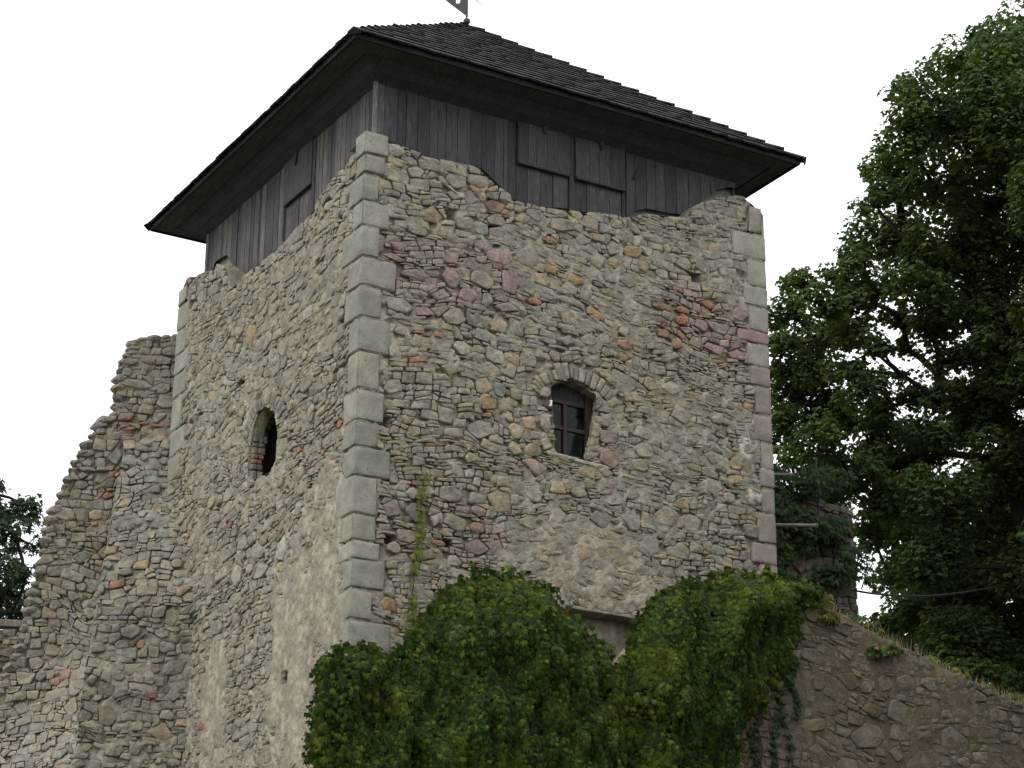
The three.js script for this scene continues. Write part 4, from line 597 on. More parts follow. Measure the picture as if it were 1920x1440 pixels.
{ // weathervane: ball, spindle and pierced iron banner
  const vane = group('weathervane', tower), y0 = APEX + 0.02;
  part('ball', new THREE.SphereGeometry(0.062, 20, 14).translate(CX, y0 + 0.06, CZ), M.iron, vane);
  part('spindle', tube([[CX, y0, CZ], [CX, y0 + 0.12, CZ], [CX, y0 + 0.16, CZ], [CX, y0 + 1.1, CZ]], [0.02, 0.012, 0.022, 0.018], 8), M.iron, vane);
  const PV = faceMap([CX, y0, CZ], [-0.862, 0, -0.507], [0, 1, 0], [-0.5, 0, 0.862]);
  const sh = new THREE.Shape(); [[-0.02, 0.2], [0.025, 0.18], [0.3, 0.41], [0.52, 0.62], [0.4, 0.75], [0.52, 0.95], [-0.02, 0.95]].forEach(([x, y], i) => i ? sh.lineTo(x, y) : sh.moveTo(x, y));
  const hole = pts => { const h = new THREE.Path(); pts.forEach(([x, y], i) => i ? h.lineTo(x, y) : h.moveTo(x, y)); sh.holes.push(h); };
  hole([[0.12, 0.43], [0.14, 0.4], [0.155, 0.43], [0.165, 0.4], [0.185, 0.41], [0.19, 0.6], [0.1, 0.6]]); hole([[0.1, 0.68], [0.2, 0.66], [0.22, 0.8], [0.08, 0.8]]);
  const g = new THREE.ExtrudeGeometry(sh, { depth: 0.012, bevelEnabled: false }), p = g.attributes.position; for (let i = 0; i < p.count; i++) p.setXYZ(i, ...PV(p.getX(i), p.getY(i), p.getZ(i) - 0.006)); g.computeVertexNormals();
  part('banner', g, M.iron, vane);
  const at = (x, y) => PV(-x, y, 0);
  part('scroll', tube([at(0.02, 0.58), at(0.12, 0.5), at(0.2, 0.43), at(0.25, 0.385)], [0.008, 0.008, 0.007, 0.006], 6), M.iron, vane);
}

// ---------------------------------------------------------------- ruined curtain wall to the left, with its sloping rubble core
{
  const wall = thing('ruined_curtain_wall', 'ruined rubble curtain wall stepping down from the tower side, brick patches in its broken edge', 'wall');
  const d0 = lerpProfile([[-4, -0.6], [-2.55, -0.15], [-2.24, 0.11], [-1.47, 0.89], [-1.19, 1.58], [-0.79, 2.03], [-0.73, 2.92], [-0.7, 3.82], [-0.59, 4.47], [0.25, 4.62], [2, 4.62]]);
  const off = (u, v) => { const t = d0(u) - v + (fbm(u * 2, v * 2, 301, 3) - 0.5) * 0.25; if (t < -0.1) return 0; return 0.1 * sstep(-0.06, 0.12, t) + 1.5 * sstep(0, 3.6, t) + (fbm(u * 1.3, v * 1.3, 311, 3) - 0.5) * 0.3 * sstep(0, 0.5, t); };
  const P = faceMap([0, 0, -7.25], [0.8715, 0, 0.4903], [0, 1, 0], [-0.4903, 0, 0.8715], off);
  const sil = [[-4.2, -3], [-3.4, -1.6], [-2.9, -0.7], [-2.58, -0.2], [-2.3, 0.4], [-2.05, 1.0], [-1.96, 1.35], [-1.94, 1.61], [-1.86, 2.23], [-1.77, 2.77], [-1.69, 3.31], [-1.55, 3.59], [-1.51, 3.86], [-1.25, 4.42], [-1.02, 4.94], [-0.8, 4.98], [-0.76, 5.27], [-0.75, 5.93], [-0.62, 6.17], [-0.54, 6.37], [0.25, 6.44], [2, 6.5]], top = lerpProfile(sil);
  const inB = (u, v) => d0(u) - v > 0;
  const toneW = (u, v, r) => {
    if (!inB(u, v)) {
      if (v > 4.6 && v < 5.6 && r() < (u < -0.45 ? 0.3 : 0.12)) return 'brick';
      if (v > 3.4 && v < 4.2 && u > -0.95 && u < -0.6 && r() < 0.5) return 'brick';
      if (v < 3.1 && u > -1.75 && r() < 0.4) return pick(r, { brown: 3, rust: 1, tan: 1, olive: 1 });
      return pick(r, { greybeige: 6, beige: 4, grey: 3, tan: 1, bluegrey: 0.5, light: 1 });
    }
    const lich = ell(u, v, -0.3, 3.4, 1.1, 1.5);
    return pick(r, { greybeige: 6, beige: 4.5, grey: 4 + lich * 4, bluegrey: 0.8 + lich * 5, green: 0.4 + lich * 3, tan: 2.2, dark: 1.6, ochre: 0.3, red: 0.15, pinkgrey: 0.5, olive: 1.2 });
  };
  const mort = (u, v) => -0.05 + 0.06 * sstep(0.4, 0.6, fbm(u * 7, v * 8, 331, 3) + (fbm(u, v, 333, 2) - 0.5) * 0.5);
  const seeds = [[-0.5, 5.55, 0.62, 0.17, 'beige'], [-0.66, 5.75, 0.25, 0.15, 'bluegrey'], [-0.6, 5.95, 0.28, 0.12, 'greybeige'], [-0.3, 5.98, 0.24, 0.16, 'greybeige'], [-0.05, 5.97, 0.26, 0.16, 'greybeige'], [-0.7, 5.1, 0.34, 0.12, 'beige'], [-0.76, 4.3, 0.25, 0.32, 'bluegrey'], [-0.68, 4.85, 0.2, 0.06, 'brick'], [-0.55, 4.76, 0.24, 0.06, 'brick'], [-0.55, 4.66, 0.22, 0.06, 'brick'], [-0.1, 4.82, 0.24, 0.06, 'brick'], [0.05, 4.9, 0.2, 0.06, 'brick'], [-0.3, 4.86, 0.24, 0.06, 'brick'], [-0.68, 3.95, 0.12, 0.08, 'brick'], [-0.82, 3.6, 0.2, 0.12, 'brick'],
    [0.55, 1.15, 0.2, 0.26, 'tan'], [0.1, 0.75, 0.13, 0.15, 'rust'], [0.35, 0.35, 0.16, 0.16, 'purple'], [0.75, 2.1, 0.12, 0.12, 'red'], [0.86, 1.95, 0.1, 0.16, 'red'], [-1.0, -0.1, 0.28, 0.36, 'tan'], [-0.3, -0.3, 0.34, 0.42, 'olive'], [0.5, -0.6, 0.4, 0.3, 'tan']];
  const list = [];
  const cells = coursed({ u0: -3.2, u1: 1.25, v0: -1.6, v1: 6.6, top, seeds, seed: 91, bigN: 150, bigW: [0.18, 0.34], bigH: [0.13, 0.26], thin: 0.2, split: 0.15, hMin: 0.09, hMax: 0.19, wide: 0.95 });
  addStones(cells, P, toneW, mort, 92, (u, v) => 1, list, { proud: 0.05, rough: 1.1, dirtShade: [[0.22, 0.21, 0.175], 0.35] });
  layStones(list, wall, 290, 'small_stones');
  part('mortar', mortarSheet({ u0: -4.2, u1: 1.6, v0: -3.2, top: u => top(u) - 0.02, step: 0.035, P, h: mort, tone: (u, v) => { let c = mtone(u, v, 341); const l = inB(u, v) ? ell(u, v, -0.3, 3.2, 1.2, 1.6) : 0; c = mixc(c, [0.26, 0.28, 0.26], l * 0.7); return inB(u, v) ? c : mixc(c, [0.29, 0.24, 0.18], 0.5); } }), M.mortar, wall);
  const sh = new THREE.Shape(); sh.moveTo(-4.2, -3.3); sh.lineTo(2, -3.3); sil.slice().reverse().forEach(([a, b]) => sh.lineTo(a, b - 0.05));
  const g = new THREE.ExtrudeGeometry(sh, { depth: 0.9, bevelEnabled: false }), p = g.attributes.position, P0 = faceMap([0, 0, -7.25], [0.8715, 0, 0.4903], [0, 1, 0], [-0.4903, 0, 0.8715]);
  for (let i = 0; i < p.count; i++) p.setXYZ(i, ...P0(p.getX(i), p.getY(i), p.getZ(i) - 1.0)); g.computeVertexNormals(); part('wall_core', g, M.core, wall);
  // broken stones along the stepped outline, set into the wall head
  const r = rngOf(95); for (let i = 2; i < sil.length - 1; i++) { const [a, b] = sil[i], [c, d] = sil[i + 1], n = Math.ceil(Math.hypot(c - a, d - b) / 0.2); for (let k = 0; k < n; k++) { const f = (k + 0.5) / n, u = a + (c - a) * f, v = b + (d - b) * f - 0.03, q = 0.09 + r() * 0.05; for (const z of [-0.12, -0.4, -0.7]) { const g2 = new THREE.IcosahedronGeometry(1, 1), pp = g2.attributes.position, cc = TONE[pick(r, { greybeige: 3, beige: 3, grey: 2 })], cl = [], uv = []; for (let m = 0; m < pp.count; m++) { const x = pp.getX(m), y = pp.getY(m), zz = pp.getZ(m), h = 1 + (fbm(x * 2 + u * 9, y * 2 + zz * 3 + v * 7, 351) - 0.5) * 0.7; pp.setXYZ(m, ...P0(u + x * q * 1.2 * h, v + y * q * 0.7 * h, z + zz * q * 1.5 * h)); cl.push(...cc); uv.push(x + u, y + v); } g2.setAttribute('color', new THREE.Float32BufferAttribute(cl, 3)); g2.setAttribute('uv', new THREE.Float32BufferAttribute(uv, 2)); g2.computeVertexNormals(); part('coping_stone', g2, M.stone, wall); } } }
}
{ // low wall far left with a pale timber rail along its top
  const wall = thing('low_rubble_wall', 'low brown rubble wall beyond the ruined curtain wall, under a pale timber rail', 'wall');
  const P = faceMap([-0.62, 2.6, -13.14], [0.945, 0, 0.327], [0, 1, 0], [-0.327, 0, 0.945]), top = u => 0 - 0.02 + (fbm(u * 2, 1, 361) - 0.5) * 0.1, list = [];
  addStones(coursed({ u0: -1.6, u1: 1.0, v0: -1.9, v1: 0.2, top, seed: 101, bigN: 16 }), P, (u, v, r) => pick(r, { brown: 3, rust: 1.5, olive: 2, pinkgrey: 2, greybeige: 2, dark: 2 }), () => -0.02, 102, () => 1, list, { proud: 0.04 });
  layStones(list, wall, 120, 'small_stones');
  part('mortar', mortarSheet({ u0: -1.6, u1: 1.0, v0: -5.7, top, step: 0.08, P, h: (u, v) => -0.03 + (fbm(u * 8, v * 8, 363) - 0.5) * 0.03, tone: (u, v) => mixc(mtone(u, v, 365), [0.27, 0.2, 0.15], 0.6) }), M.mortar, wall);
  part('wall_core', prism(rect(-1.6, 1.0, -5.7, -0.08), P, -0.5, -0.08), M.core, wall);
  const rail = thing('timber_rail', 'pale weathered timber rail on the low rubble wall', 'rail');
  part('beam', prism(rect(-2.0, 0.8, 0.03, 0.16), P, -0.2, 0.06, 0, 0, 0.01), M.timber, rail);
  part('strut', prism([[-0.9, -0.28], [0.7, -0.66], [0.7, -0.6], [-0.9, -0.22]], P, 0.03, 0.1), M.timber, rail);
}

// ---------------------------------------------------------------- garden wall at the foot of the tower
const PGW = faceMap([0, 0, 1.2], [1, 0, 0], [0, 1, 0], [0, 0, 1]);
const topG = lerpProfile([[-0.8, -1.1], [0.2, -0.9], [0.9, -0.1], [1.6, 0.25], [2.4, 0.05], [3.0, -0.35], [3.45, -0.55], [4.0, 0.1], [4.5, 0.55], [5.2, 0.8], [6.2, 1.0], [6.45, 0.98], [6.87, 0.85], [7.44, 0.65], [8.4, 0.39], [9.39, 0.11], [10.41, -0.12], [11.45, -0.32], [13, -0.6], [15, -0.9]]);
{
  const wall = thing('garden_wall', 'low rubble wall with sloping broken top at the tower foot, half under creeper', 'wall');
  const mort = (u, v) => 0.004 + (fbm(u * 1.3, v * 1.3, 401, 3) - 0.5) * 0.07 + (fbm(u * 8, v * 8, 403, 3) - 0.5) * 0.04, list = [];
  const sd = [[6.6, -0.95, 0.62, 0.2, 'tan'], [7.7, -0.62, 0.42, 0.24, 'ochre'], [6.75, -1.35, 0.52, 0.3, 'tan'], [7.6, -1.0, 0.6, 0.36, 'greybeige'], [8.2, -0.6, 0.5, 0.4, 'grey'], [9.9, -1.25, 0.36, 0.3, 'rust'], [6.9, -0.7, 0.38, 0.2, 'brown'], [8.5, -1.3, 0.5, 0.35, 'greybeige'], [7.2, -1.5, 0.4, 0.3, 'olive'], [9.2, -0.9, 0.5, 0.4, 'grey'], [7.9, -1.55, 0.4, 0.26, 'brown']];
  addStones(coursed({ u0: 5.0, u1: 13.5, v0: -2.6, v1: 1.2, top: topG, seeds: sd, seed: 111, bigN: 90, bigW: [0.24, 0.5], bigH: [0.16, 0.32] }), PGW, (u, v, r) => pick(r, { brown: 2.5, olive: 2.5, greybeige: 5, grey: 3, tan: 2, dark: 2, ochre: 0.6, rust: 0.4 }), mort, 112, () => 1, list, { proud: 0.028, dirtShade: [[0.14, 0.108, 0.065], 0.75] });  // earthy brown mix also carries the tree shade, painted into the stones
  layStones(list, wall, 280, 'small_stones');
  part('mortar', mortarSheet({ u0: -0.75, u1: 14.5, v0: -4.6, top: u => topG(u) - 0.02, step: 0.06, P: PGW, h: mort, tone: (u, v) => mixc(mtone(u, v, 411), [0.14, 0.11, 0.068], 0.9) }), M.mortar, wall);  // mortar browned the same way, tree shade put into its colour
  const sh = new THREE.Shape(); sh.moveTo(-0.75, -4.8); sh.lineTo(14.5, -4.8); for (let i = 80; i >= 0; i--) { const u = -0.75 + 15.25 * i / 80; sh.lineTo(u, topG(u) - 0.05); }
  const g = new THREE.ExtrudeGeometry(sh, { depth: 0.52, bevelEnabled: false }); g.translate(0, 0, 0.6); part('wall_core', g, M.core, wall);
}
{ // ruined pier, tree shade painted into its stone and mortar, behind the tower's right-hand corner
  const pier = thing('ruined_pier', 'rubble pier with tree shade painted in, standing behind the right corner of the tower, top under ivy', 'wall');
  const P = faceMap([9.0, 0, -2.4], [1, 0, 0], [0, 1, 0], [0, 0, 1]), list = [], top = u => 3.95 - 0.1 * u + (fbm(u * 3, 2, 421) - 0.5) * 0.2, mort = () => -0.03;
  addStones(coursed({ u0: -1.2, u1: 1.5, v0: 0.2, v1: 4.2, top, seed: 121, bigN: 20, thin: 0.4 }), P, (u, v, r) => pick(r, { grey: 4, dark: 3, brown: 2, olive: 2, greybeige: 2 }), mort, 122, () => 1, list, { proud: 0.05, dirtShade: [[0.1, 0.09, 0.065], 0.6] });  // dark mix paints the shade under the large tree into these stones
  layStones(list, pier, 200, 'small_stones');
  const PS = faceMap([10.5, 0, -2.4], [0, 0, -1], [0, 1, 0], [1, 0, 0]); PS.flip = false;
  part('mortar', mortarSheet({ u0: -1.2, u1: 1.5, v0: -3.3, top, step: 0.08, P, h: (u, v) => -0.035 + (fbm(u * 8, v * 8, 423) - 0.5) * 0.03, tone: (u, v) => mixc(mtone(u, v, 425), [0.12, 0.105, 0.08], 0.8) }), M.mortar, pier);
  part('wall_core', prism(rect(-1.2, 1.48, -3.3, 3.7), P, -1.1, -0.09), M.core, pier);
}
// poles and cable by the right-hand corner
{
  const pole = (name, label, a, b, r0, r1, m, cat) => { const t = thing(name, label, cat); part('shaft', tube([a, [(a[0] + b[0]) / 2, (a[1] + b[1]) / 2 - 0.01, (a[2] + b[2]) / 2], b], [r0, (r0 + r1) / 2, r1], 8), m, t); part('end_cap', new THREE.SphereGeometry(r1 * 1.25, 10, 8).translate(...b), m, t); return t; };
  pole('wooden_pole', 'pale wooden pole jutting from the tower side above the creeper', [6.9, 2.62, -1.0], [8.58, 2.85, -1.0], 0.022, 0.03, M.timber, 'pole');
  pole('wooden_pole', 'short grey wooden pole jutting from the tower side above the other pole', [6.9, 3.44, -1.0], [8.15, 3.62, -1.0], 0.02, 0.026, M.woodPale[0], 'pole');
  pole('metal_rod', 'thin dark upright rod rising from the ivy on the pier', [9.6, 3.4, -2.2], [9.6, 4.5, -2.2], 0.018, 0.014, M.iron, 'rod');
  const c = thing('cable', 'dark sagging cable between the pier and the large tree', 'cable'); const pts = []; for (let i = 0; i <= 10; i++) { const t = i / 10; pts.push([9.4 + 5.5 * t, 2.35 + 1.1 * t - 0.35 * Math.sin(t * Math.PI) * 0.6, -2.25 - 1.6 * t]); } part('line', tube(pts, pts.map(() => 0.018), 6), M.iron, c);
  part('bracket', tube([[9.3, 2.35, -2.5], [9.3, 2.35, -2.2], [9.42, 2.35, -2.2]], [0.025, 0.025, 0.025], 6), M.iron, c);
}

// ---------------------------------------------------------------- foliage
function leafGeo(kind) {
  const pos = [], uv = [], idx = [];
  const blade = (ax, len, wid, droop, ox = 0, oy = 0) => {          // one leaflet: folded along the midrib, pointed
    const b = pos.length / 3, c = Math.cos(ax), s = Math.sin(ax), put = (l, w, z) => { pos.push(ox + s * l + c * w, oy + c * l - s * w, z); uv.push(w + 0.5, l); };
    put(0, 0, 0); put(len * 0.45, -wid, -droop * 0.3 + wid * 0.25); put(len * 0.5, 0, -droop * 0.25); put(len * 0.45, wid, -droop * 0.3 + wid * 0.25); put(len, 0, -droop);
    idx.push(b, b + 2, b + 1, b, b + 3, b + 2, b + 1, b + 2, b + 4, b + 2, b + 3, b + 4);
  };
  if (kind === 'creeper') { blade(0, 0.78, 0.15, 0.2); blade(0.6, 0.68, 0.14, 0.22); blade(-0.6, 0.68, 0.14, 0.22); blade(1.25, 0.46, 0.11, 0.2); blade(-1.25, 0.46, 0.11, 0.2); }
  else if (kind === 'maple') { blade(0, 0.6, 0.26, 0.1); blade(0.85, 0.46, 0.19, 0.1); blade(-0.85, 0.46, 0.19, 0.1); }
  else { blade(0, 0.9, 0.2, 0.1); blade(0.9, 0.6, 0.14, 0.1, 0.04, 0.3); blade(-0.9, 0.6, 0.14, 0.1, -0.04, 0.3); }
  return geo(pos, uv, null, idx);
}
const LEAF = { creeper: leafGeo('creeper'), maple: leafGeo('maple'), spray: leafGeo('spray') };
const tmpM = new THREE.Matrix4(), tmpQ = new THREE.Quaternion(), tmpE = new THREE.Euler(), tmpC = new THREE.Color();
function leafMatrix(p, nx, ny, nz, r, size, droop = 0.5) {           // leaf facing (nx, ny, nz), its tip hanging down
  const n = new THREE.Vector3(nx + (r() - 0.5) * 1.1, ny + (r() - 0.5) * 0.9, nz + (r() - 0.5) * 1.1).normalize();
  const tip = new THREE.Vector3((r() - 0.5) * 1.4, -droop - r() * 0.6, (r() - 0.5) * 1.4); tip.addScaledVector(n, -tip.dot(n)).normalize();
  const x = new THREE.Vector3().crossVectors(tip, n).normalize(); const s = size * (0.7 + r() * 0.6);
  tmpM.makeBasis(x.multiplyScalar(s), tip.multiplyScalar(s), n.multiplyScalar(s)); tmpM.setPosition(...p); return tmpM;
}
function leaves(name, spec, geom, mat, parent) {
  const im = shadow(new THREE.InstancedMesh(geom, mat, spec.length)); im.name = name; spec.forEach((s, i) => { im.setMatrixAt(i, s.m); im.setColorAt(i, tmpC.setRGB(...s.c)); }); im.instanceMatrix.needsUpdate = true; stuff(im); parent.add(im); return im;
}
const inPoly = (p, x, y) => { let c = false; for (let i = 0, j = p.length - 1; i < p.length; j = i++) if ((p[i][1] > y) !== (p[j][1] > y) && x < (p[j][0] - p[i][0]) * (y - p[i][1]) / (p[j][1] - p[i][1]) + p[i][0]) c = !c; return c; };
const dEdge = (p, x, y) => { let d = 1e9; for (let i = 0; i < p.length; i++) { const a = p[i], b = p[(i + 1) % p.length], vx = b[0] - a[0], vy = b[1] - a[1], t = clamp(((x - a[0]) * vx + (y - a[1]) * vy) / (vx * vx + vy * vy)); d = Math.min(d, Math.hypot(x - a[0] - vx * t, y - a[1] - vy * t)); } return d; };
const GREENS = [[0.03, 0.066, 0.006], [0.019, 0.044, 0.006], [0.05, 0.092, 0.007], [0.022, 0.052, 0.009], [0.085, 0.128, 0.011]];
const lifeBig = [0, 1, 2, 3].map(i => new THREE.MeshPhysicalMaterial({ color: lin(...GREENS[i]), roughness: 0.75, specularIntensity: 0.35, transmission: 0.3, thickness: 0, side: THREE.DoubleSide }));
function creeper(label, poly0, seed, density, wrap) {
  const t = thing('creeper', label, 'creeper', null), r = rngOf(seed), spec = [];
  const poly = []; poly0.forEach((p, i) => { const q = poly0[(i + 1) % poly0.length], n = Math.max(1, Math.round(Math.hypot(q[0] - p[0], q[1] - p[1]) / 0.14)); for (let k = 0; k < n; k++) { const u = p[0] + (q[0] - p[0]) * k / n - 0.13, v = p[1] + (q[1] - p[1]) * k / n - 0.1; poly.push([u + (fbm(u * 4, v * 4, seed + 21, 3) - 0.5) * 0.26, v + (fbm(u * 4, v * 4, seed + 22, 3) - 0.5) * 0.3]); } });
  const us = poly.map(p => p[0]), vs = poly.map(p => p[1]), a0 = Math.min(...us), a1 = Math.max(...us), b0 = Math.min(...vs), b1 = Math.max(...vs);
  const thick = (u, v) => { const d = dEdge(poly, u, v), q = clamp(d / 0.4); return 0.07 + 0.4 * Math.sqrt(clamp(d / 1.1)) + (fbm(u * 1.7, v * 1.0, seed, 3) - 0.5) * 0.7 * q + (fbm(u * 5.5, v * 1.4, seed + 5, 2) - 0.5) * 0.5 * q; };
  const n = Math.round((a1 - a0) * (b1 - b0) * density); let big = 0;
  const leafAt = (u, v, h, gx, gy, back, size, allowBig) => {
    const cb = GREENS[Math.floor(r() ** 1.2 * 5)], k = 0.65 + r() * 0.6, yel = sstep(0.5, 0.72, fbm(u * 1.4, v * 1.4, seed + 9, 3)) * (0.3 + r() * 0.7) + (v > b1 - 0.7 && r() < 0.45 ? 0.6 : 0);
    let c = [cb[0] * k + 0.05 * yel, cb[1] * k + 0.05 * yel, cb[2] * k]; const x = r(); if (x < 0.0006) c = [0.25, 0.03, 0.03]; else if (x < 0.003) c = [0.18, 0.22, 0.12]; else if (x < 0.007) c = [0.1, 0.08, 0.035];
    const m = leafMatrix(PGW(u, v, h + back), -gx * 0.8 - 0.1, -gy * 0.6, 0.85, r, size * (0.75 + 0.5 * r()), 1.4).clone();
    if (allowBig && big < 240 && r() < 0.025) { big++; part('leaf', LEAF.creeper, lifeBig[Math.floor(r() * 4)], t).applyMatrix4(m); } else spec.push({ m, c });
  };
  for (let i = 0; i < n; i++) {
    const u = a0 + r() * (a1 - a0), v = b0 + r() * (b1 - b0); if (!inPoly(poly, u, v)) continue;
    if (fbm(u * 5, v * 3, seed + 31, 2) < 0.3 && r() < 0.75) continue;                               // thin places
    const h = thick(u, v), e = 0.06, gx = (thick(u + e, v) - thick(u - e, v)) / (2 * e), gy = (thick(u, v + e) - thick(u, v - e)) / (2 * e), surf = r() < 0.62;
    leafAt(u, v, h - (surf ? r() * 0.06 : r() * Math.max(0.1, h - 0.05)), gx, gy, wrap && u < a0 + 0.3 ? -r() * 0.5 : 0, 0.086, surf);
  }
  poly.forEach(([u, v], i) => { if (v < b0 + 0.2) return; const k = r() < 0.5 ? 1 : 0; for (let q = 0; q < 9; q++) leafAt(u + (r() - 0.5) * 0.16, v + (r() - 0.5) * 0.16, 0.06 + r() * 0.14, 0, 0, 0, 0.1, false);
    if (r() < 0.3 && k) { const nx = r() - 0.5, ny = -0.2 - r() * 0.9, L = 0.12 + r() * 0.3, top_ = v > b1 - 1.2; for (let q = 0; q < 16; q++) { const f = r(); leafAt(u + nx * L * f, v + (top_ && r() < 0.6 ? Math.abs(ny) * 0.45 : ny) * L * f, 0.1 + r() * 0.1, 0, 0, 0, 0.085, false); } } });
  leaves('leaf_mass', spec, LEAF.creeper, M.leaf, t);
  for (let k = 0; k < 9; k++) { const l = []; let uu = a0 + 0.5 + r() * (a1 - a0 - 1.2); for (let i = 0; i <= 8; i++) { const v = -3.2 + i * 0.3; l.push(PGW(uu, v, 0.04 + r() * 0.02)); uu += (r() - 0.5) * 0.16; } part('stem', tube(l, l.map((_, i) => 0.022 - i * 0.0018), 5), M.stem, t); }
  return t;
}
creeper('green creeper mound covering the wall below the tower corner, reaching the lowest quoins', [[-0.78, -3.3], [-0.82, -1.8], [-0.8, -1.16], [-0.74, -0.85], [-0.58, -0.7], [-0.34, -0.66], [0.0, -0.78], [0.26, -0.58], [0.48, -0.2], [0.71, 0.04], [1.02, 0.34], [1.42, 0.54], [1.83, 0.6], [2.15, 0.5], [2.4, 0.36], [2.65, 0.17], [2.95, -0.02], [3.2, -0.16], [3.4, -0.5], [3.55, -1.0], [3.6, -3.3]], 131, 4300, true);
creeper('green creeper mound spilling over the garden wall below the right corner of the tower', [[3.35, -3.3], [3.3, -1.0], [3.5, -0.4], [3.76, 0.1], [4.02, 0.52], [4.47, 0.81], [5.02, 1.0], [5.57, 1.14], [6.04, 1.2], [6.51, 1.2], [6.84, 1.12], [6.9, 1.0], [6.45, 0.85], [6.39, 0.6], [6.37, 0.23], [6.17, -0.1], [5.87, -0.52], [5.49, -0.86], [5.34, -1.39], [5.28, -1.69], [5.3, -3.3]], 141, 4400, false);
{ // thin creeper strand climbing the tower's right-hand face
  const t = thing('climbing_strand', 'thin yellow-green creeper strand climbing the tower face beside the corner stones', 'creeper'), r = rngOf(151), pts = [[1.02, -0.7], [0.9, 0.0], [0.87, 0.3], [0.89, 0.6], [0.94, 1.02], [0.98, 1.36], [0.97, 1.78], [1.04, 2.12]], spec = [];
  part('stem', tube(pts.map(([u, v]) => PR(u, v, 0.06)), pts.map((_, i) => 0.012 - i * 0.001), 5), M.stem, t);
  const fu = lerpProfile(pts.map(([u, v]) => [v, u])); for (let i = 0; i < 190; i++) { const v = -0.6 + 2.7 * r() ** 0.9, u = fu(v) + (r() - 0.5) * 0.13, y = r(); if (fbm(v * 3, 1, 153) < 0.4 && r() < 0.7) continue; spec.push({ m: leafMatrix(PR(u, v, 0.06 + r() * 0.05), 0, 0.2, 1, r, 0.075).clone(), c: [0.12 + y * 0.08, 0.16 + y * 0.05, 0.025] }); }
  leaves('leaf_mass', spec, LEAF.creeper, M.leaf, t);
}
function tuft(label, cat, spots, seed, cols, size, n, sp = 0.28) {
  const t = thing(cat === 'ivy' ? 'ivy' : 'wall_plant', label, cat), r = rngOf(seed), spec = [];
  for (const [x, y, z, rad] of spots) for (let i = 0; i < n; i++) { const a = r() * 6.28, q = Math.sqrt(r()) * rad, p = [x + Math.cos(a) * q, y + (r() - 0.4) * rad * 1.1 * (cat === 'ivy' ? 1 : 0.7), z + Math.sin(a) * q * 0.5], c = cols[Math.floor(r() * cols.length)], k = 0.75 + r() * 0.5; spec.push({ m: leafMatrix(p, Math.cos(a) * 0.5, 0.5, 0.8, r, size, 0.4).clone(), c: c.map(v => v * k) }); }
  leaves('leaf_mass', spec, LEAF.creeper, M.leaf, t);
  part('stem', mergeGeometries(spots.map(([x, y, z, rad]) => limb([x, y - rad * 0.8, z], [x + rad * 0.3, y + rad * 0.6, z], 0.012, 0.005, r))), M.stem, t);
  return t;
}
const YG = [[0.16, 0.18, 0.03], [0.1, 0.14, 0.03], [0.2, 0.17, 0.04]], DG = [[0.035, 0.07, 0.02], [0.045, 0.085, 0.02], [0.03, 0.055, 0.02]];
tuft('yellow green leafy weeds on the highest part of the garden wall top', 'weed', [[6.7, 1.05, 1.1, 0.22], [7.0, 0.95, 1.05, 0.2], [6.95, 0.65, 1.25, 0.18], [6.6, 0.9, 1.22, 0.2]], 161, [...YG, [0.16, 0.08, 0.04]], 0.11, 90);
tuft('leafy weeds in the middle of the sloping garden wall top', 'weed', [[7.6, 0.7, 1.05, 0.2], [7.9, 0.62, 1.05, 0.22], [8.1, 0.3, 1.22, 0.2], [7.8, 0.25, 1.25, 0.18]], 162, [...YG, ...DG], 0.1, 80);
tuft('straggling weeds where the garden wall top runs lowest', 'weed', [[9.0, 0.28, 1.05, 0.16], [9.5, 0.16, 1.05, 0.2], [10.0, 0.02, 1.05, 0.18], [10.6, -0.08, 1.05, 0.18], [11.2, -0.2, 1.05, 0.2]], 163, YG, 0.09, 70);
tuft('thin creeper trails hanging down the bare garden wall', 'creeper', Array.from({ length: 44 }, (_, i) => { const k = i % 4, f = Math.floor(i / 4) / 10; return [[5.95, 5.6, 6.3, 6.12][k] + Math.sin(f * 7 + k) * 0.06, [-0.5, -0.85, -0.1, -0.25][k] - f * [1.3, 0.9, 0.75, 1.5][k], 1.25, 0.06 + 0.03 * Math.sin(i * 2.3)]; }), 164, DG, 0.09, 9);
{ const spots = [], r = rngOf(165); for (let i = 0; i < 46; i++) spots.push([7.7 + r() * 2.6, 2.2 + r() * 1.9 + (r() < 0.3 ? 0.2 : 0), -2.2 + r() * 0.3, 0.32]); tuft('dark ivy hanging over the ruined pier behind the tower', 'ivy', spots, 166, DG, 0.11, 90); }
{ // dry grass and dead stalks on the sloping wall head
  const t = thing('dry_grass', 'dry straw coloured grass along the garden wall top', 'grass'); t.userData.kind = 'stuff'; const r = rngOf(167), pos = [], uv = [];
  for (let i = 0; i < 900; i++) { const u = 6.3 + r() * 6, b = PGW(u, topG(u) - 0.04, -0.02 - r() * 0.25), l = 0.06 + r() * 0.2, dx = (r() - 0.5) * 0.2, dz = (r() - 0.3) * 0.15, w = 0.005; pos.push(b[0] - w, b[1], b[2], b[0] + w, b[1], b[2], b[0] + dx, b[1] + l, b[2] + dz); uv.push(0, 0, 1, 0, 0.5, 1); }
  part('grass_blades', geo(pos, uv), M.dry, t);
}
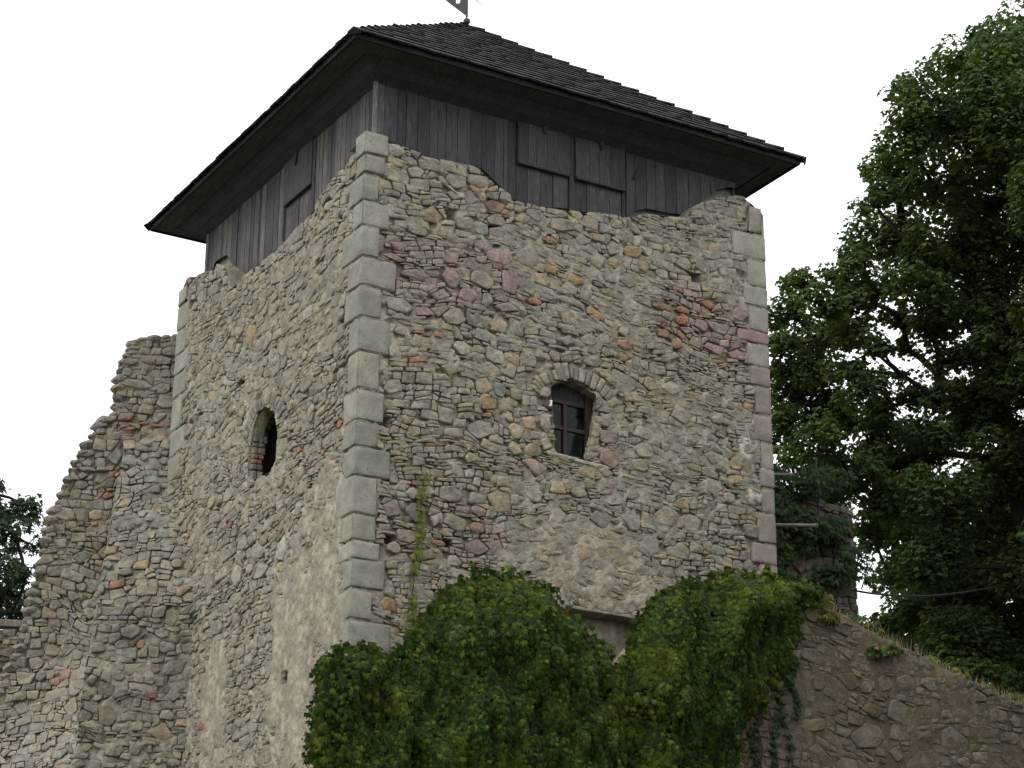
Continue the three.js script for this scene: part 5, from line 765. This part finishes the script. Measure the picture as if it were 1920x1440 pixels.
// trees: trunk and limbs reaching out to clumps, leaves spread through each clump
function tree({ name, label, base, fork, clumps, seed, leaf, size, cols, lai = 4.2, trunkR = 0.35, group: grp, sub = 5, mat = M.treeLeaf }) {
  const t = thing(name, label, 'tree', grp), r = rngOf(seed), wood = [], spec = [];
  const lean = (f) => [base[0] + (fork[0] - base[0]) * f + Math.sin(f * 5) * 0.15, base[1] + (fork[1] - base[1]) * f, base[2] + (fork[2] - base[2]) * f + Math.cos(f * 4) * 0.12], tp = []; for (let i = 0; i <= 10; i++) tp.push(lean(i / 10));
  part('trunk', tube(tp, tp.map((_, i) => trunkR * (i ? 1 - i * 0.075 : 1.25)), 12, 0.2), M.bark, t);
  const nodes = []; for (let i = 3; i <= 10; i++) nodes.push({ p: tp[i], n: 1, trunk: true, len: 0 });
  const order = clumps.map((c, i) => ({ c, i, d: Math.min(...tp.slice(3).map(q => Math.hypot(q[0] - c[0], (q[1] - c[1]) * 1.1 + 0.8, q[2] - c[2]))) })).sort((p, q) => p.d - q.d);
  for (const o of order) { const [x, y, z, rad] = o.c, p = [x, y - rad * 0.3, z]; let best = null; for (const m of nodes) { const dd = Math.hypot(m.p[0] - x, m.p[1] - y, m.p[2] - z) + (m.p[1] > y ? (m.p[1] - y) * 0.6 : 0) + m.len * 0.25; if (!best || dd < best.dd) best = { dd, m }; } const nd = { p, parent: best.m, n: 1, len: best.m.len + Math.hypot(p[0] - best.m.p[0], p[1] - best.m.p[1], p[2] - best.m.p[2]) }; nodes.push(nd); for (let q = best.m; q && !q.trunk; q = q.parent) q.n++; }
  for (const nd of nodes) if (nd.parent) { const r0 = 0.018 * Math.sqrt(nd.n) + 0.012; wood.push(limb(nd.parent.p, nd.p, r0 * 1.15, r0 * 0.75, r, 0.12, 5)); }
  clumps.forEach(([x, y, z, rad0], ci) => {
    const rad = rad0 * 1.38;
    for (let k = 0; k < sub; k++) {
      const a = r() * 6.28, e = Math.acos(2 * r() - 1), q = rad * (0.35 + 0.6 * r()), c = [x + Math.sin(e) * Math.cos(a) * q, y + Math.cos(e) * q * 0.85, z + Math.sin(e) * Math.sin(a) * q], rr = rad * (0.42 + r() * 0.25);
      wood.push(limb([x, y - rad * 0.25, z], c, 0.014, 0.004, r, 0.1, 3));
      const nl = Math.round(lai * 3.14 * rr * rr / (size * size * 0.34)), tone = cols[Math.floor(r() * cols.length)];
      for (let i = 0; i < nl; i++) { const a2 = r() * 6.28, e2 = Math.acos(2 * r() - 1), d = rr * (0.3 + 0.75 * Math.cbrt(r())) * (0.75 + 0.5 * fbm(a2 * 1.5, e2 * 2 + ci, seed, 2)), n = [Math.sin(e2) * Math.cos(a2), Math.cos(e2), Math.sin(e2) * Math.sin(a2)]; const k2 = 0.7 + r() * 0.6; spec.push({ m: leafMatrix([c[0] + n[0] * d, c[1] + n[1] * d * 0.8, c[2] + n[2] * d], n[0] * 0.5, 0.7, n[2] * 0.5, r, size, 0.25).clone(), c: [tone[0] * k2, tone[1] * k2, tone[2] * k2] }); }
    }
  });
  part('branches', mergeGeometries(wood), M.bark, t);
  leaves('crown', spec, leaf, mat, t);
  return t;
}
const TG = [[0.07, 0.13, 0.024], [0.095, 0.155, 0.026], [0.055, 0.108, 0.024], [0.13, 0.18, 0.034]];
tree({ name: 'broadleaf_tree', label: 'tall dense broadleaf tree rising beside the tower above the garden wall', base: [16.6, -3.2, -3.6], fork: [15.6, 12.2, -4.6], clumps: [...CROWN, ...CROWN_SIDE], seed: 171, leaf: LEAF.maple, size: 0.14, cols: TG, lai: 2.2, trunkR: 0.42, sub: 10 });
tree({ name: 'broadleaf_tree', label: 'darker broadleaf tree behind the tall one, filling in low behind the garden wall', base: [22, -3.2, -10], fork: [21, 8.5, -9.6], clumps: CROWN_BACK, seed: 172, leaf: LEAF.maple, size: 0.22, cols: [TG[0], TG[2]], lai: 2.2, trunkR: 0.4, sub: 7 });
tree({ name: 'broadleaf_tree', label: 'open crowned tree beyond the low rubble wall at the ruined wall foot', base: [-1.5, -3.2, -21], fork: [-1.2, 7.6, -21.5], clumps: CROWN_LEFT, seed: 173, leaf: LEAF.spray, size: 0.17, cols: [[0.035, 0.065, 0.03], [0.05, 0.075, 0.03]], lai: 2.0, trunkR: 0.28, sub: 6 });
{ // trees standing outside the frame on the right: they shade the garden wall and the creeper
  const mk = (x, y, z, seed, R) => { const r = rngOf(seed), cl = []; for (let i = 0; i < 46; i++) { const a = r() * 6.28, e = Math.acos(2 * r() - 1), q = R * (0.5 + 0.5 * r()); cl.push([x + Math.sin(e) * Math.cos(a) * q, y + 7.5 + Math.cos(e) * q * 0.9, z + Math.sin(e) * Math.sin(a) * q, 0.9 + r() * 0.4]); } return cl; };
  [[14, 8.5, 'spreading broadleaf tree in front of the low end of the garden wall'], [15, 15, 'spreading broadleaf tree on the slope below the garden wall'], [9.5, 19.5, 'spreading broadleaf tree at the foot of the slope'], [2.5, 23, 'spreading broadleaf tree beside the path at the foot of the slope']].forEach(([x, z, label], i) => { const gy = -9.2 + 6.1 * (1 - sstep(9, 26, Math.hypot(x - 4, z + 3))); tree({ name: 'shade_tree', label, base: [x, gy - 0.2, z], fork: [x, gy + 11, z], clumps: mk(x, gy + 1, z, 181 + i * 3, 4.3), seed: 182 + i * 3, leaf: LEAF.maple, size: 0.34, cols: TG, lai: 2.0, trunkR: 0.35 }); });
}
renderer.render(scene, camera);
